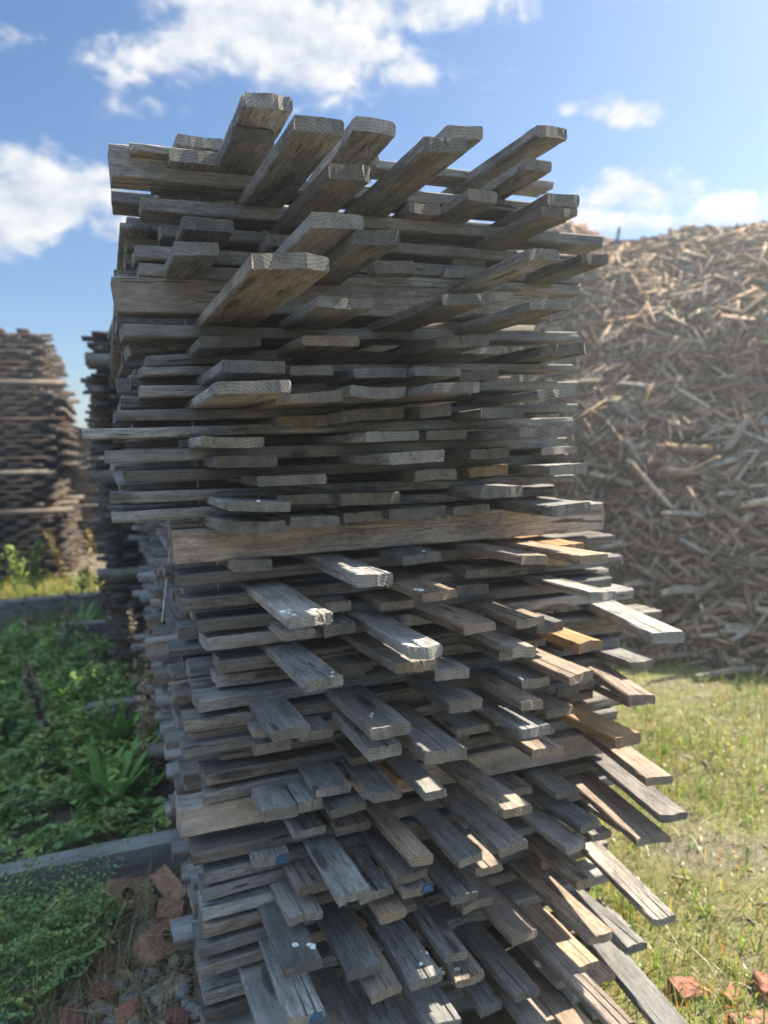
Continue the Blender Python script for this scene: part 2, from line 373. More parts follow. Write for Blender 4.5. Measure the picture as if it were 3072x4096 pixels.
LB = [
(-0.029,0.349,-0.7603,0.097,0.0277,0.4042,0.056,'','',0,0,[]),
(-0.193,0.334,0.6705,0.096,0.0293,0.3950,-0.032,'','',0,0,[]),
(-0.251,1.018,-0.8008,0.095,0.0244,0.4191,0.060,'','',0,0,[]),
(-0.388,0.487,0.5414,0.094,0.0293,0.4038,-0.040,'','',0,0,[]),
(-0.033,0.317,-0.2915,0.099,0.0292,0.4132,0.060,'','',0,0,[]),
(-0.284,0.350,0.7049,0.104,0.0300,0.3765,-0.060,'','',0,0,[]),
(-0.043,0.799,0.6023,0.093,0.0260,0.3898,-0.060,'','',0,0,[]),
(-0.387,0.544,0.4183,0.094,0.0297,0.3805,-0.060,'','',0,0,[]),
(-0.137,1.056,-0.6573,0.091,0.0260,0.4153,0.001,'','',0,0,[]),
(-0.225,0.802,-0.6559,0.092,0.0285,0.4026,0.013,'','',0,0,[]),
(-0.232,0.760,-0.5672,0.096,0.0273,0.3881,0.060,'','',0,0,[]),
(-0.425,0.679,0.6010,0.096,0.0290,0.3859,-0.060,'','',0,0,[]),
(-0.253,0.600,-1.4812,0.093,0.0241,0.4000,0.060,'','',0,0,[]),
(-0.272,0.462,-1.4300,0.093,0.0240,0.3822,0.060,'','',0,0,[]),
(-0.067,0.599,-0.1812,0.106,0.0248,0.3787,-0.005,'','',0,0,[]),
(-0.030,0.922,-0.4086,0.103,0.0300,0.3999,0.029,'','',0,0,[]),
(-0.251,0.829,-0.4537,0.094,0.0226,0.4296,-0.013,'','',0,0,[]),
(-0.252,0.304,-1.3789,0.091,0.0235,0.3890,0.060,'','',0,0,[]),
(-0.028,0.334,-1.0580,0.097,0.0245,0.3844,0.043,'','',1,0,[]),
(-0.242,0.818,0.7136,0.094,0.0300,0.3751,-0.060,'','',0,0,[]),
(-0.268,0.567,-0.7185,0.085,0.0287,0.3727,0.017,'','',0,0,[]),
(-0.302,0.953,-0.7178,0.087,0.0245,0.4006,0.036,'','',0,0,[]),
(-0.439,0.411,0.6019,0.101,0.0293,0.4055,-0.038,'','',0,0,[]),
(-0.301,0.572,-0.6586,0.100,0.0290,0.3928,0.002,'','',0,0,[(0.09, 0.01, 0.011)]),
(-0.214,0.360,-0.6574,0.093,0.0259,0.3977,-0.006,'','',0,0,[]),
(-0.255,0.357,-1.2011,0.092,0.0229,0.3944,0.060,'','',0,0,[(0.07, 0.0, 0.02), (0.06, -0.03, 0.018)]),
(-0.364,0.950,0.4182,0.086,0.0236,0.3948,-0.060,'','',0,0,[]),
(-0.268,0.978,-1.5296,0.089,0.0223,0.3698,0.007,'','',0,0,[]),
(-0.142,0.236,0.4929,0.110,0.0271,0.3858,-0.000,'','',0,0,[]),
(-0.256,0.506,-1.2518,0.089,0.0228,0.3944,-0.026,'','',0,0,[]),
(-0.053,0.913,-0.1812,0.110,0.0238,0.3810,-0.030,'','',0,0,[]),
(-0.280,0.353,-1.3066,0.087,0.0233,0.3856,0.060,'','',1,0,[]),
(-0.360,0.968,0.3091,0.111,0.0229,0.3804,-0.052,'','',0,0,[]),
(-0.283,0.697,-1.4297,0.088,0.0219,0.3877,0.008,'','',0,0,[]),
(-0.285,0.644,-0.5169,0.113,0.0241,0.4055,0.060,'','',0,0,[]),
(-0.065,0.420,0.4908,0.082,0.0266,0.3866,-0.042,'','',0,0,[]),
(-0.236,0.640,-1.0564,0.086,0.0220,0.3904,-0.018,'','',0,0,[]),
(-0.278,0.654,-1.3038,0.089,0.0216,0.4049,-0.004,'','',0,0,[(0.05, -0.01, 0.02), (0.09, -0.03, 0.008)]),
(0.008,0.817,0.4478,0.091,0.0257,0.4024,-0.056,'','',0,0,[]),
(-0.235,1.179,0.4507,0.086,0.0264,0.4181,-0.060,'','',0,0,[]),
(-0.316,0.568,0.6698,0.094,0.0300,0.3613,0.029,'','',0,0,[]),
(-0.063,0.619,0.7038,0.103,0.0300,0.4056,-0.040,'','',0,0,[]),
(-0.170,0.503,-0.8890,0.093,0.0210,0.3855,-0.060,'','',0,0,[]),
(-0.304,0.885,-1.0037,0.085,0.0235,0.3947,-0.060,'','',0,0,[]),
(-0.196,1.115,0.6017,0.099,0.0300,0.4053,-0.035,'','',0,0,[]),
(-0.314,0.416,-0.5183,0.090,0.0240,0.4089,-0.037,'','',0,0,[(0.03, -0.03, 0.012)]),
(-0.110,0.983,-0.7585,0.083,0.0245,0.4083,-0.038,'','',0,0,[]),
(-0.254,0.486,-1.0583,0.085,0.0219,0.3950,-0.047,'','',0,0,[]),
(-0.174,1.143,0.2359,0.118,0.0286,0.4168,-0.029,'','broken',0,0,[]),
(-0.323,1.289,-1.0577,0.101,0.0210,0.2443,0.056,'','',0,0,[]),
(-0.373,0.462,0.4487,0.113,0.0300,0.3885,-0.056,'','',0,0,[]),
(-0.334,1.349,-1.0022,0.085,0.0210,0.2094,0.006,'','',0,0,[]),
(-0.090,0.826,0.0203,0.116,0.0256,0.3906,0.016,'','',0,0,[]),
(-0.175,0.897,0.6000,0.080,0.0288,0.4047,0.023,'','',0,0,[]),
(-0.344,0.688,-0.7199,0.109,0.0288,0.3844,0.060,'','',0,0,[]),
(-0.371,0.749,0.3090,0.118,0.0235,0.4251,-0.060,'','',0,0,[]),
(-0.206,0.557,-1.0992,0.090,0.0210,0.4080,-0.060,'','',0,0,[]),
(-0.260,1.305,-0.6999,0.077,0.0241,0.1396,0.060,'','',0,0,[]),
(-0.239,1.190,-1.4803,0.087,0.0210,0.4253,0.060,'tan','',0,0,[]),
(-0.120,0.937,-0.0321,0.119,0.0267,0.3923,-0.028,'','',0,0,[]),
(-0.209,0.200,0.4205,0.093,0.0275,0.3870,-0.060,'','',0,0,[]),
(-0.278,0.551,-1.3033,0.079,0.0227,0.3952,-0.060,'','',0,0,[]),
(-0.280,0.967,-0.2916,0.079,0.0224,0.4037,0.056,'','',0,0,[]),
(-0.242,1.141,-1.4286,0.082,0.0212,0.3839,0.035,'tan','',0,0,[]),
(-0.242,0.978,-0.4568,0.083,0.0219,0.3984,-0.060,'','',0,0,[]),
(-0.232,0.658,-1.0981,0.084,0.0213,0.3924,-0.060,'','',1,0,[]),
(-0.022,0.914,0.4538,0.104,0.0210,0.4169,-0.059,'','',0,0,[]),
(-0.044,0.712,0.4494,0.112,0.0300,0.3828,-0.060,'','',0,0,[]),
(-0.272,1.107,-0.6102,0.082,0.0236,0.4084,-0.046,'','',0,0,[]),
(-0.306,1.139,-1.3040,0.076,0.0236,0.3830,0.009,'tan','',0,0,[]),
(-0.296,0.704,-0.3527,0.091,0.0210,0.3783,-0.004,'','',0,0,[(0.05, 0.04, 0.016)]),
(0.030,0.962,0.4890,0.102,0.0300,0.3820,-0.060,'','',0,0,[]),
(-0.224,0.798,-1.3794,0.083,0.0211,0.3748,-0.049,'','',0,0,[(0.04, 0.02, 0.013)]),
(-0.167,1.212,-0.5672,0.078,0.0274,0.3949,-0.023,'orange','',0,0,[]),
(-0.269,0.937,-1.4288,0.076,0.0232,0.4082,0.060,'','',0,0,[]),
(-0.052,0.968,-0.0798,0.122,0.0278,0.3952,-0.042,'orange','',0,0,[]),
(-0.042,0.226,0.6702,0.117,0.0300,0.4021,-0.060,'','',0,0,[]),
(-0.276,1.249,-0.8014,0.078,0.0292,0.4172,-0.060,'orange','',0,0,[]),
(-0.226,1.111,-0.1806,0.121,0.0277,0.3967,-0.043,'','',0,0,[]),
(-0.230,1.312,-1.4279,0.075,0.0231,0.3956,0.043,'','',0,0,[]),
(-0.221,0.586,-0.8468,0.080,0.0211,0.3886,0.060,'','',0,0,[]),
(-0.151,0.891,0.1693,0.111,0.0226,0.3686,-0.041,'','',0,0,[]),
(-0.225,0.961,-1.3038,0.080,0.0210,0.4041,-0.010,'','',0,0,[]),
(-0.287,1.161,-1.5283,0.076,0.0210,0.3664,0.060,'','',0,0,[]),
(-0.335,1.102,-0.2925,0.080,0.0210,0.4025,-0.022,'tan','',0,0,[]),
(-0.103,0.787,-0.0825,0.123,0.0278,0.3925,-0.023,'','',0,0,[]),
(-0.246,1.194,-0.4079,0.081,0.0210,0.4096,0.054,'','',0,0,[]),
(-0.341,1.296,-0.8884,0.080,0.0210,0.2094,0.060,'','',0,0,[]),
(-0.216,0.863,-1.1007,0.077,0.0214,0.3917,-0.008,'','',0,0,[]),
(-0.179,0.937,-0.1294,0.124,0.0275,0.3804,-0.004,'','',0,0,[]),
(-0.143,1.161,-0.0804,0.126,0.0275,0.3981,-0.005,'','',0,0,[]),
(-0.355,1.070,-1.5307,0.077,0.0217,0.3843,-0.018,'tan','',0,0,[]),
(-0.376,0.630,-0.4599,0.082,0.0262,0.3900,0.048,'','',0,0,[(0.04, -0.0, 0.012)]),
(-0.116,0.458,-0.1812,0.125,0.0253,0.3933,0.030,'','',0,0,[]),
(-0.139,0.477,-0.8482,0.092,0.0210,0.3907,0.011,'','',0,0,[]),
(-0.229,0.591,-1.1498,0.071,0.0236,0.3899,-0.060,'tan','',0,0,[]),
(-0.388,0.372,-0.3566,0.099,0.0219,0.3802,0.004,'','',0,0,[(0.05, -0.02, 0.018), (0.07, 0.03, 0.014), (0.02, 0.03, 0.01)]),
(-0.226,1.024,0.6694,0.079,0.0238,0.3899,-0.009,'','',0,0,[]),
(-0.348,1.315,-0.5145,0.088,0.0285,0.1396,-0.002,'','',0,0,[]),
(-0.144,0.725,-0.2875,0.107,0.0235,0.3606,-0.060,'','',0,0,[(0.03, -0.02, 0.008)]),
(0.017,1.262,-0.7599,0.078,0.0300,0.3903,0.022,'','',0,0,[]),
(-0.125,1.184,-0.2967,0.080,0.0225,0.3747,-0.042,'orange','',0,0,[]),
(-0.103,1.123,-0.5202,0.088,0.0268,0.4095,0.029,'','',0,0,[]),
(-0.309,1.339,-1.3059,0.071,0.0223,0.2443,0.026,'','',0,0,[]),
(-0.216,1.127,-1.0990,0.070,0.0225,0.4117,-0.010,'','',0,0,[]),
(-0.292,0.927,-0.5171,0.065,0.0259,0.3634,0.060,'','',0,0,[]),
(-0.222,0.807,-1.0580,0.071,0.0211,0.3949,-0.060,'','',0,0,[]),
(-0.025,1.201,-0.3482,0.093,0.0210,0.3908,0.060,'orange','',0,0,[]),
(-0.225,0.785,-1.1512,0.078,0.0210,0.3770,0.029,'','',0,0,[]),
(-0.123,0.345,-0.8917,0.086,0.0300,0.4007,0.038,'','',0,0,[]),
(-0.150,0.975,-0.5644,0.082,0.0255,0.3858,-0.024,'','',0,0,[]),
(-0.180,0.941,0.0718,0.126,0.0250,0.3662,-0.006,'','',0,0,[]),
(-0.186,0.753,0.0757,0.088,0.0279,0.3887,-0.041,'','',0,0,[]),
(-0.211,0.441,0.1712,0.104,0.0210,0.3905,-0.027,'','',0,0,[]),
(-0.281,0.955,-0.6569,0.065,0.0228,0.3943,0.060,'','',0,0,[]),
(-0.091,0.521,-0.4592,0.084,0.0268,0.3742,-0.048,'','',0,0,[]),
(-0.211,1.099,-1.4803,0.073,0.0210,0.4019,-0.001,'','',0,0,[(0.08, 0.04, 0.016)]),
(-0.434,1.288,-1.5321,0.086,0.0227,0.2443,0.041,'','',0,0,[]),
(-0.248,1.127,-1.5069,0.072,0.0210,0.4037,0.060,'','',0,0,[]),
(0.014,0.583,-0.6064,0.067,0.0300,0.3755,0.060,'','',0,0,[]),
(-0.202,0.578,-1.5076,0.066,0.0238,0.3828,0.012,'','',0,0,[]),
(-0.215,0.861,-1.4834,0.069,0.0210,0.3915,0.001,'','',0,0,[]),
(-0.057,0.529,-0.4101,0.066,0.0273,0.3842,-0.014,'','',0,0,[]),
(-0.204,1.182,-1.0567,0.066,0.0239,0.4189,-0.060,'','',0,0,[]),
(-0.291,0.500,0.3070,0.128,0.0238,0.3958,-0.024,'','',0,0,[]),
(-0.293,1.033,0.5398,0.093,0.0210,0.3775,-0.060,'','',0,0,[]),
(-0.032,1.207,-0.0275,0.117,0.0210,0.3809,-0.041,'','',0,0,[]),
(-0.371,0.955,-1.5077,0.065,0.0210,0.3918,0.060,'','',0,0,[]),
(-0.193,1.226,-1.0987,0.069,0.0210,0.4271,0.000,'','',0,0,[]),
(-0.225,0.758,-1.3039,0.063,0.0210,0.3900,0.021,'','',0,0,[]),
(-0.225,1.152,-1.2004,0.060,0.0246,0.3946,-0.060,'tan','',0,0,[]),
(-0.501,1.061,-1.3806,0.060,0.0210,0.4004,0.050,'','',0,0,[]),
(-0.575,0.314,0.3130,0.140,0.0261,0.3921,-0.060,'','',0,0,[]),
(-0.333,0.880,-0.8920,0.082,0.0210,0.4269,0.060,'','',0,0,[]),
(-0.041,0.457,0.0638,0.136,0.0249,0.3847,-0.006,'','',0,0,[]),
(-0.217,0.486,0.2365,0.137,0.0232,0.4039,-0.051,'','',0,0,[]),
(-0.248,0.616,0.0187,0.136,0.0227,0.3951,-0.008,'','',0,0,[(0.03, 0.03, 0.014)]),
(-0.230,0.741,0.1703,0.120,0.0210,0.4020,0.003,'','',0,0,[]),
(-0.183,0.291,-0.0314,0.139,0.0268,0.3750,-0.008,'','',0,0,[]),
(-0.267,0.654,-1.0019,0.060,0.0234,0.4192,0.060,'tan','',0,0,[]),
(-0.202,0.607,0.1685,0.135,0.0223,0.3909,-0.051,'','',0,0,[]),
(-0.300,0.655,-0.0319,0.140,0.0257,0.3932,-0.042,'','',0,0,[]),
(-0.165,0.270,0.2372,0.137,0.0245,0.3787,-0.050,'','',0,0,[]),
(-0.085,0.446,-0.1269,0.143,0.0230,0.3818,0.032,'','',0,0,[]),
(-0.339,0.530,-0.2967,0.086,0.0265,0.4012,0.029,'','',0,0,[(0.06, 0.02, 0.012), (0.09, 0.0, 0.016), (0.02, -0.01, 0.012)]),
(-0.236,0.304,-0.1272,0.140,0.0210,0.4075,0.060,'','',0,0,[(0.05, -0.01, 0.015)]),
(-0.276,0.299,0.1690,0.137,0.0250,0.4040,-0.023,'','',0,0,[]),
(-0.251,0.798,0.2364,0.143,0.0253,0.4108,-0.055,'','',0,0,[]),
(-0.280,1.039,0.1155,0.110,0.0210,0.4034,-0.060,'','',0,0,[]),
(-0.177,0.261,0.0139,0.143,0.0235,0.3931,0.012,'','',0,0,[]),
(-0.196,0.296,-0.1790,0.148,0.0274,0.4052,0.031,'','',0,0,[]),
(-0.290,0.569,0.1137,0.133,0.0254,0.4016,0.016,'','',0,0.006,[]),
(-0.257,0.699,-0.8489,0.060,0.0212,0.3912,-0.012,'','',0,0,[]),
(-0.093,0.687,-0.8918,0.060,0.0276,0.4036,0.060,'orange','',0,0,[]),
(-0.255,1.045,0.7373,0.093,0.0270,0.4120,-0.059,'','',0,0,[]),
(-0.409,0.706,0.1155,0.111,0.0232,0.3962,-0.037,'','',0,0,[]),
(-0.130,0.599,-0.1336,0.161,0.0279,0.3874,0.026,'','',0,0,[]),
(-0.110,0.732,-0.1786,0.158,0.0274,0.4035,0.012,'','',0,0,[]),
(-0.144,0.609,0.0723,0.167,0.0277,0.4212,-0.060,'','',0,0,[]),
(-0.248,0.425,0.1072,0.155,0.0221,0.3895,-0.045,'','',0,0,[]),
(-0.283,1.004,0.0209,0.157,0.0240,0.3913,-0.021,'','',0,0,[]),
(-0.104,0.425,-0.8924,0.060,0.0261,0.3907,-0.060,'','',0,0,[]),
(-0.158,0.398,-0.0764,0.166,0.0231,0.4110,-0.005,'','',0,0,[]),
(-0.415,0.271,0.1155,0.146,0.0228,0.3651,-0.023,'','',0,0,[]),
(0.035,0.249,0.7385,0.111,0.0249,0.3982,-0.032,'','',0,0,[])]
CB = [
(0.000,0.039,0.459,0.6753,0.0739,0.0000,0.085,'',1),
(-0.035,0.082,0.422,0.6955,0.0200,0.0000,0.113,'',0),
(0.060,0.212,1.263,0.7573,0.0233,0.0000,0.088,'',0),
(0.000,0.128,1.274,0.6542,0.0306,0.0000,0.102,'',0),
(0.350,0.046,1.273,0.7074,0.0320,0.0000,0.111,'',0),
(0.000,0.102,1.380,0.5849,0.0306,0.0000,0.099,'',0),
(0.300,0.078,1.269,0.6237,0.0320,0.0000,0.100,'',0),
(0.000,0.142,1.296,0.5267,0.0269,0.0000,0.106,'',0),
(0.350,0.074,1.248,0.5865,0.0306,0.0000,0.118,'',0),
(0.000,0.082,1.294,0.4745,0.0320,0.0000,0.108,'',0),
(0.700,0.061,1.309,0.6358,0.0253,0.0000,0.095,'',0),
(0.400,0.071,1.281,0.5549,0.0284,0.0000,0.119,'',0),
(0.000,0.088,1.296,0.4342,0.0280,0.0070,0.096,'',0),
(0.400,0.042,1.275,0.5144,0.0200,0.0000,0.105,'',0),
(0.000,0.032,1.198,0.3756,0.0819,0.0200,0.085,'drab',1),
(0.000,0.044,1.303,0.2938,0.0290,0.0200,0.101,'',0),
(0.300,0.037,1.272,0.3601,0.0311,0.0000,0.086,'',0),
(0.100,0.058,0.232,0.2610,0.0254,0.0200,0.110,'',0),
(0.350,0.049,1.253,0.2790,0.0544,0.0000,0.085,'',1),
(0.000,0.095,0.446,0.2228,0.0252,0.0200,0.108,'',0),
(0.000,0.081,1.262,0.2006,0.0200,0.0197,0.118,'',0),
(0.100,0.061,1.042,0.1858,0.0247,0.0166,0.092,'',0),
(0.000,0.077,1.302,0.1526,0.0266,0.0200,0.107,'',0),
(0.500,0.032,1.300,0.2106,0.0424,0.0000,0.085,'',1),
(0.100,0.036,1.216,0.1328,0.0265,0.0200,0.111,'',0),
(0.000,0.019,1.298,0.0964,0.0243,0.0089,0.110,'',0),
(0.150,0.061,1.235,0.0816,0.0200,0.0119,0.093,'',0),
(0.000,-0.055,1.263,0.0556,0.0261,0.0098,0.114,'',0),
(0.200,0.044,1.288,0.0317,0.0200,0.0000,0.109,'',0),
(0.000,-0.009,1.264,0.0015,0.0306,0.0060,0.114,'',0),
(0.300,0.005,1.248,-0.0265,0.0200,0.0000,0.112,'',0),
(0.000,0.035,1.271,-0.0483,0.0276,0.0071,0.116,'',0),
(0.200,0.020,1.322,-0.0787,0.0212,0.0000,0.115,'',0),
(0.000,-0.002,1.273,-0.0958,0.0254,-0.0028,0.099,'',0),
(0.150,-0.009,1.313,-0.1399,0.0253,0.0000,0.090,'',0),
(0.000,-0.001,1.238,-0.1427,0.0255,0.0026,0.109,'',0),
(0.000,0.135,1.378,-0.2230,0.0827,0.0046,0.085,'pale',1),
(0.000,0.142,1.446,-0.3062,0.0288,0.0116,0.115,'',0),
(0.250,0.125,1.454,-0.3237,0.0290,0.0000,0.105,'',0),
(0.120,0.162,1.467,-0.3612,0.0228,0.0000,0.106,'',0),
(0.000,0.143,1.490,-0.3684,0.0299,0.0044,0.091,'',0),
(0.100,0.180,1.499,-0.4180,0.0213,0.0028,0.111,'',0),
(0.000,0.186,1.431,-0.4249,0.0320,0.0000,0.117,'',0),
(0.200,0.150,1.399,-0.4848,0.0283,0.0000,0.115,'',0),
(0.000,0.198,1.514,-0.4716,0.0320,0.0001,0.119,'',0),
(0.000,0.230,1.621,-0.5337,0.0320,-0.0150,0.113,'',0),
(0.200,0.172,1.470,-0.5923,0.0320,0.0000,0.087,'',0),
(0.050,0.226,1.508,-0.5844,0.0317,0.0000,0.088,'',0),
(0.150,0.173,1.471,-0.6205,0.0200,0.0000,0.092,'',0),
(0.600,0.096,1.502,-0.7167,0.0314,0.0000,0.089,'',0),
(0.000,0.171,1.464,-0.6249,0.0320,0.0020,0.102,'',0),
(0.500,0.137,1.510,-0.7771,0.0270,0.0000,0.119,'',0),
(0.000,0.138,1.431,-0.6740,0.0320,-0.0002,0.092,'',0),
(0.030,0.152,1.455,-0.7162,0.0303,0.0050,0.110,'',0),
(0.000,0.130,1.436,-0.7349,0.0320,0.0000,0.109,'',0),
(0.030,0.219,1.377,-0.7750,0.0261,-0.0055,0.106,'',0),
(0.700,0.079,1.442,-0.6439,0.0519,0.0000,0.085,'pale',1),
(0.000,0.178,1.535,-0.8176,0.0320,-0.0150,0.103,'',0),
(0.000,0.177,1.477,-0.8650,0.0320,0.0000,0.092,'',0),
(0.020,0.116,1.408,-0.9272,0.0751,0.0000,0.085,'pale',1),
(0.000,0.143,1.460,-1.0190,0.0320,0.0000,0.102,'',0),
(0.000,0.169,1.483,-1.0741,0.0320,0.0000,0.112,'',0),
(0.000,0.160,1.450,-1.1165,0.0320,0.0000,0.086,'',0),
(0.000,0.158,1.453,-1.1677,0.0320,0.0000,0.092,'',0),
(0.000,0.158,1.407,-1.2162,0.0320,0.0015,0.099,'',0),
(0.000,0.142,1.434,-1.2678,0.0320,0.0102,0.117,'',0),
(0.000,0.142,1.467,-1.3216,0.0320,0.0000,0.097,'',0),
(0.000,0.149,1.505,-1.3972,0.0320,0.0000,0.102,'',0),
(0.000,0.145,1.399,-1.4452,0.0320,0.0000,0.104,'',0),
(0.200,0.151,1.442,-1.2072,0.0320,0.0000,0.105,'',0),
(0.200,0.148,1.392,-1.2755,0.0320,0.0000,0.118,'',0),
(0.350,0.119,1.492,-1.4690,0.0320,0.0000,0.111,'',0),
(0.300,0.146,1.431,-0.9359,0.0320,0.0000,0.114,'',0),
(0.400,0.135,1.461,-1.0088,0.0308,0.0000,0.102,'',0),
(0.300,0.150,1.521,-0.9557,0.0320,0.0000,0.094,'',0)]

TONES = {'': None, 'orange': (.40, .95, .62), 'tan': (.42, 1.12, .26), 'pale': (.34, 1.45, .05), 'drab': (.30, 1.02, .03), 'warm': (.55, 1.08, .10)}
def tone_of(tn, r):
    if TONES.get(tn): 
        a = TONES[tn]; return (a[0] + r.normal() * .05, a[1] * r.uniform(.94, 1.06), a[2])
    return (float(np.clip(r.normal(.06, .24), -.3, .7)), float(np.clip(r.normal(.95, .2), .55, 1.4)), float(max(0, r.normal(-.05, .1))))

ORD = 'lowest second third fourth fifth sixth seventh eighth ninth tenth eleventh twelfth thirteenth fourteenth fifteenth sixteenth seventeenth eighteenth nineteenth twentieth'.split()
ORD1 = ['first'] + ORD[1:]
def nth(i): return ORD1[i] if i < 20 else '%dth' % (i + 1)

# rows of board ends counted from the two big beams so that every end can be pointed at
ZP, ZU = -.223, .376
def rows_of(items):
    bands = {'over': [], 'between': [], 'under': []}
    for it in items:
        z = it['z']; bands['over' if z > ZU else 'between' if z > ZP else 'under'].append(it)
    for b, lst in bands.items():
        lst.sort(key=lambda q: q['z'], reverse=(b == 'under'))
        row = -1; last = None
        for it in lst:
            if last is None or abs(it['z'] - last) > .019: row += 1; last = it['z']
            it['band'] = b; it['row'] = row
    byrow = {}
    for it in items: byrow.setdefault((it['band'], it['row']), []).append(it)
    for lst in byrow.values():
        lst.sort(key=lambda q: q['v'])
        for i, it in enumerate(lst): it['pos'] = i; it['cnt'] = len(lst)
PLACE = {'over': 'above the upper beam', 'between': 'above the pale beam', 'under': 'below the pale beam'}

def board_label(it, tone, extra=''):
    look = {'warm': 'warm brown', 'orange': 'orange-topped', 'tan': 'honey-brown', 'pale': 'pale'}.get(tone, it['look'])
    pos = 'only' if it['cnt'] == 1 else nth(it['pos'])
    frm = '' if it['cnt'] == 1 else ' from left'
    return '%s board end%s, %s%s, %s row %s' % (look, extra, pos, frm, nth(it['row']), PLACE[it['band']])

def child_blob(parent, name, x, y, z, size, mat, r):
    n = 11; V = []
    ph = np.linspace(0, 2 * math.pi, n, endpoint=False)
    rad = size * (.55 + .5 * r.random(n))
    V.append((x, y, z + .0022))
    V += [(x + rad[i] * 1.2 * math.cos(ph[i]) * .6, y + rad[i] * .6 * math.sin(ph[i]), z + .0015) for i in range(n)]
    V += [(x + rad[i] * 1.3 * math.cos(ph[i]) * .6, y + rad[i] * .66 * math.sin(ph[i]), z - .001) for i in range(n)]
    F = [(0, 1 + i, 1 + (i + 1) % n) for i in range(n)] + [(1 + i, 1 + n + i, 1 + n + (i + 1) % n, 1 + (i + 1) % n) for i in range(n)]
    return link(name, mesh(name, V, F, [mat]), parent=parent)

L_ITEMS = []
for k, (u, v, z, wd, th, yaw, rx, tn, end, paint, cup, drops) in enumerate(LB):
    L_ITEMS.append(dict(k=k, u=u, v=v, z=z, w=wd, t=th, yaw=yaw, rx=rx, tone=tn, end=end, paint=paint, cup=cup, drops=drops))
# shorter ends that fill the lower pack between the long ones
_r = np.random.default_rng(77); _tops = [(c[3] + c[4] / 2 + .001) for c in CB if c[0] < .06 and c[3] < -.27 and c[3] > -1.36 and not c[8]]
for _try in range(4000):
    if len(L_ITEMS) >= 165 + 30: break
    z = float(_r.choice(_tops)); v = float(_r.uniform(.32, 1.42)); wd = float(_r.uniform(.075, .10))
    if all(abs(q['z'] - z) > .024 or abs(q['v'] - v) > (q['w'] + wd) / 2 + .016 for q in L_ITEMS):
        L_ITEMS.append(dict(k=len(L_ITEMS), u=-float(_r.uniform(.02, .15)), v=v, z=z, w=wd, t=float(_r.uniform(.020, .0235)), yaw=R_(22.5) + _r.normal() * .015, rx=_r.normal() * .006, tone='', end='', paint=0, cup=0, drops=[]))
for it in L_ITEMS:
    r = np.random.default_rng(100 + it['k'])
    if not it['tone'] and it['z'] < -.2 and it['v'] > .7 and r.random() < .3: it['tone'] = 'warm'
    it['tint'] = tone_of(it['tone'], r)
    if not it['cup'] and r.random() < .4: it['cup'] = r.normal() * .0028
    if it['z'] > -.2 and not it['tone']: it['tint'] = (it['tint'][0] - .2, it['tint'][1] * .86, 0.0)
    it['cracks'] = int(r.choice([0, 0, 1, 1, 2])); it['near'] = it['end'] or ('rough' if r.random() < .35 else 'cut')
    it['look'] = 'broken pointed grey' if it['end'] else ('brown-grey' if it['tint'][0] > .32 else 'dark grey' if it['tint'][1] < .84 else 'weathered grey')
rows_of(L_ITEMS)
GL = 'sawn boards laid lengthwise with their ends jutting towards the viewer'
for it in L_ITEMS:
    r = np.random.default_rng(500 + it['k'])
    yaw = it['yaw']; L = r.uniform(2.3, 2.9)
    me = board_mesh('board', L, it['w'], it['t'], it['tint'], 900 + it['k'], it['near'], it['cracks'], it['cup'], r.normal() * .002,
                    int(r.choice([0, 6, 14, 30])) if it['near'] == 'cut' else 34, .55 if it['end'] else 0)
    o = link('board', me, spot(it['u'], it['v'], it['z']), (it['rx'], r.normal() * .002, yaw + math.pi / 2))
    ex = ' with droppings' if it['drops'] and it['u'] < 0 else ' with blue paint' if it['paint'] else ''
    tag(o, board_label(it, it['tone'], ex), 'board', GL)
    for (dx, dy, dsz) in it['drops']:
        for q in range(int(r.integers(1, 4))):
            child_blob(o, 'bird_dropping', dx + r.normal() * .012 * q, dy + r.normal() * .010 * q, it['t'], dsz * r.uniform(.5, 1), DROP, r)
    if it['paint']:
        w0, t0 = it['w'], it['t']
        y0, y1 = (-w0 * .45, -w0 * .08) if it['paint'] == 1 else (-w0 * .1, w0 * .4)
        V = [(-.0055, y0, .002), (-.0055, y1, .004), (-.0055, y1 - .008, t0 * .9), (-.0055, y0 + .004, t0 * .95), (.002, y0, .002), (.002, y1, .004), (.002, y1 - .008, t0 * .9), (.002, y0 + .004, t0 * .95)]
        link('paint_patch', mesh('paint_patch', V, [(0, 3, 2, 1), (0, 1, 5, 4), (1, 2, 6, 5), (2, 3, 7, 6), (3, 0, 4, 7)], [BLUE]), parent=o)

